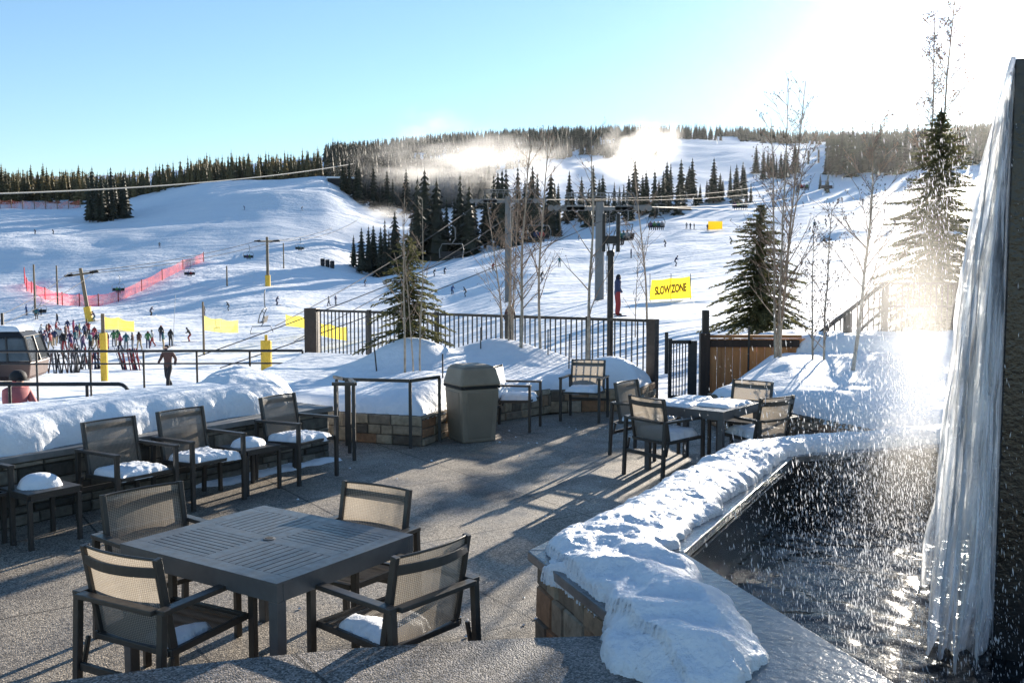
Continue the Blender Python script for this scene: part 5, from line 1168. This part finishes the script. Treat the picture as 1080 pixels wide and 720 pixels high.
for s, nm in ((-1, 'left hand'), (1, 'right hand')):
    top1 = Vector(T1.location) + Vector((s * 2.6, 0, 10.7)); top2 = Vector(T2.location) + Vector((s * 2.6, 0, 7.3))
    cable(P(300 + s * 10, 352 + s * 8, 62), top1, f'{nm} cable sagging from the left up to the tower behind the aspens', .03, .012)
    cable(top1, P(846 + s * 8, 190 + s * 2, 320), f'{nm} cable from the aspen tower up the right slope', .03, .008)
    cable(P(220 + s * 12, 382 + s * 6, 48), top2, f'{nm} cable rising from the left railing to the tower by the lamp', .03, .012)
    cable(top2, P(880 + s * 8, 200 + s * 3, 300), f'{nm} cable from the lamp side tower up the right slope', .03, .008)
    a3 = Vector(T3.location) + Vector((s * 1.9 - 1, 0, 7.2)); a4 = Vector(T4.location) + Vector((s * 1.9, 0, 9.0))
    cable(a3, a4, f'{nm} cable between the two wooden lift towers', .05, .015)
    cable(a4, P(372 + s * 5, 232, 330), f'{nm} cable from the tall wooden tower towards the steam', .06, .012)
    cable(P(-40, 352 + s * 5, 100), a3, f'{nm} cable entering at left to the leaning wooden tower', .04, .02)
cable(P(-120, 207, 210), P(372, 173, 420), 'thick pale rope spanning high across the left pine forest', .2, .012, 'rope')
def lift_chair(w=2.1, seats=4):
    root = empty('lift_chair'); m = MB(); m.tube([(0, 0, 3.0), (-.28, 0, 2.75), (-.32, 0, 1.8), (0, 0, 1.35)], .05, 8); obj('hanger', m, M['galv'], root)
    m = MB(); m.tube([(-w / 2, .5, 0), (-w / 2 - .1, .3, .75), (-w / 2 + .1, 0, 1.3), (w / 2 - .1, 0, 1.3), (w / 2 + .1, .3, .75), (w / 2, .5, 0)], .045, 8); m.bar((-w / 2, .1, .02), (w / 2, .1, .02), .06, .06); obj('frame', m, M['galv'], root)
    m = MB(); m.box((0, .25, .03), (w, .5, .08)); obj('seat', m, CM['black'], root, bevel=.02)
    m = MB(); m.hexa([(-w / 2, .0, .1), (w / 2, .0, .1), (w / 2, .06, .1), (-w / 2, .06, .1), (-w / 2, -.12, .6), (w / 2, -.12, .6), (w / 2, -.06, .6), (-w / 2, -.06, .6)]); obj('backrest', m, CM['black'], root, bevel=.02)
    return root
lc = lift_chair(); first = [True]
ncolor = ['red', 'navy', 'black', 'blue', 'grey', 'teal', 'green', 'purple']
def put_lift(px, py, D, lbl, riders=0, rz=0, s=1.0, who=''):
    o = lc if first[0] else copy_tree(lc); first[0] = False; o.location = P(px, py, D); o.rotation_euler = (0, 0, rz); o.scale = (s,) * 3; tag(o, lbl, 'lift chair', 'chairs hanging on the lifts')
    Rz = Matrix.Rotation(rz, 3, 'Z')
    for k in range(riders):
        x = (k - (riders - 1) / 2) * .5; j = ncolor[(k + int(px)) % 8]
        person(o.location + Rz @ Vector((x, .22, .02)) * s, 'sit', j, 'black', f'{["first", "second", "third", "fourth"][k]} rider from left in {j} on {who}', 'riders on the lift chairs', rz, s=s)
put_lift(477, 272, 88, 'empty grey lift chair hanging in the middle, above the slope', 0, R(170))
put_lift(568, 252, 92, 'grey lift chair with riders left of the lamp side tower', 2, R(190), who='chair left of the lamp side tower')
put_lift(660, 254, 78, 'lift chair with riders just right of the lamp head', 3, R(120), who='chair just right of the lamp head')
put_lift(692, 240, 140, 'full lift chair against the slope above the yellow banner', 4, R(175), 1.1, 'full chair above the yellow banner')
put_lift(780, 219, 190, 'full lift chair above the spruce behind the cedar fence', 4, R(180), 1.4, 'full chair above the cedar fence spruce')
put_lift(846, 199, 250, 'distant full lift chair high on the right slope', 4, R(180), 1.5, 'distant high right chair')
put_lift(696, 222, 230, 'dark empty far chair left above the upper slope', 0, R(180), 1.2); put_lift(722, 222, 240, 'dark empty far chair at the foot of the upper clump', 0, R(180), 1.6)
put_lift(872, 199, 260, 'dark empty far chair right of the distant full one', 0, R(180), 1.5)
put_lift(276, 357, 100, 'empty lift chair low over the snow above the railing end', 0, R(200))
dbl = [(42, 330, 150, 'at far left over the snow'), (125, 307, 165, 'over the pink net'), (200, 290, 185, 'at the right end of the pink net'), (262, 272, 200, 'left of the tall wooden tower'), (316, 263, 215, 'right of the tall wooden tower')]
for px, py, D, wds in dbl: put_lift(px, py, D, 'small double lift chair with riders ' + wds, 2, R(200), .9, 'double chair ' + wds.replace(' over the snow', '').replace('at the right end of', 'past'))
put_lift(280, 340, 88, 'empty lift chair seen edge on under the yellow netting', 0, R(95))
# lodge-like lift terminal on the crest, bridge on the ridge
root = empty('lift_terminal', on(362, 425, .5), R(10), 'dark snow topped lift terminal at the end of the pale rope', 'lift terminal')
m = MB(); m.box((0, 0, 2.2), (12, 6, 3.0)); obj('housing', m, CM['black'], root); m = MB(); m.box((0, 0, 4.0), (13.5, 7, .8)); obj('snowy_roof', m, M['snow'], root, bevel=.3); m = MB(); [m.box((x, 0, .2), (.8, 3, 2.4)) for x in (-4, 4)]; obj('supports', m, CM['grey'], root)
root = empty('timber_trestle', on(858, 640, 0), R(0), 'pale snow covered trestle on the ridge at upper right', 'trestle')
pa, pb = on(838, 600) - on(858, 640), on(880, 640) - on(858, 640)
m = MB(); m.bar(pa + Vector((0, 0, 10)), pb + Vector((0, 0, 10)), 3, 1.2); obj('deck', m, M['snow'], root)
for k in range(5): q = pa.lerp(pb, k / 4); m = MB(); m.box((q.x, q.y, q.z + 3.5), (1, 1, 11)); obj('leg', m, M['pole'], root)

# ------------------------------------------------------------------ snowmaking steam
def steam(px, py, D, wpx, hpx, depth, dens, label, rz=0, nscale=2.4, thr=.43, tilt=0):
    s = D / 1000; o = blob('snow_steam', label, P(px, py, D), (wpx * s, depth, hpx * s), volume('steam', dens, .6, nscale, thr), 'steam', rz); o.rotation_euler = (0, tilt, rz)
steam(480, 177, 425, 165, 54, 24, .06, 'large white snowmaking plume drifting over the dark wood', tilt=R(-4))
steam(572, 184, 420, 48, 22, 14, .13, 'dense bright snowmaking plume behind the central stand')
steam(672, 162, 520, 66, 44, 26, .07, 'tall snowmaking plume rising right of centre', tilt=R(-18))
steam(625, 176, 620, 45, 12, 20, .1, 'low snowmaking plume in front of the ridge forest')
steam(392, 228, 345, 75, 20, 14, .08, 'low snowmaking mist hugging the slope by the small conifer group', tilt=R(4))
steam(455, 135, 700, 60, 34, 30, .006, 'faint high wisp of snowmaking mist in the sky')
# ------------------------------------------------------------------ haze
m = MB(); m.hexa([(-1900, -40, -16), (1900, -40, -16), (1900, 1720, -16), (-1900, 1720, -16), (-1900, -40, 330), (1900, -40, 330), (1900, 1720, 330), (-1900, 1720, 330)])
hm, nt, bs, out = mat('thin winter haze'); nt.nodes.remove(bs); pv = node(nt, 'ShaderNodeVolumePrincipled'); pv.inputs['Density'].default_value = .000012; pv.inputs['Anisotropy'].default_value = .86; pv.inputs['Color'].default_value = (.95, .97, 1, 1); L(nt, pv.outputs[0], out.inputs['Volume'])
tag(obj('haze', m, hm), 'thin bright haze over the valley', 'haze', kind='stuff')
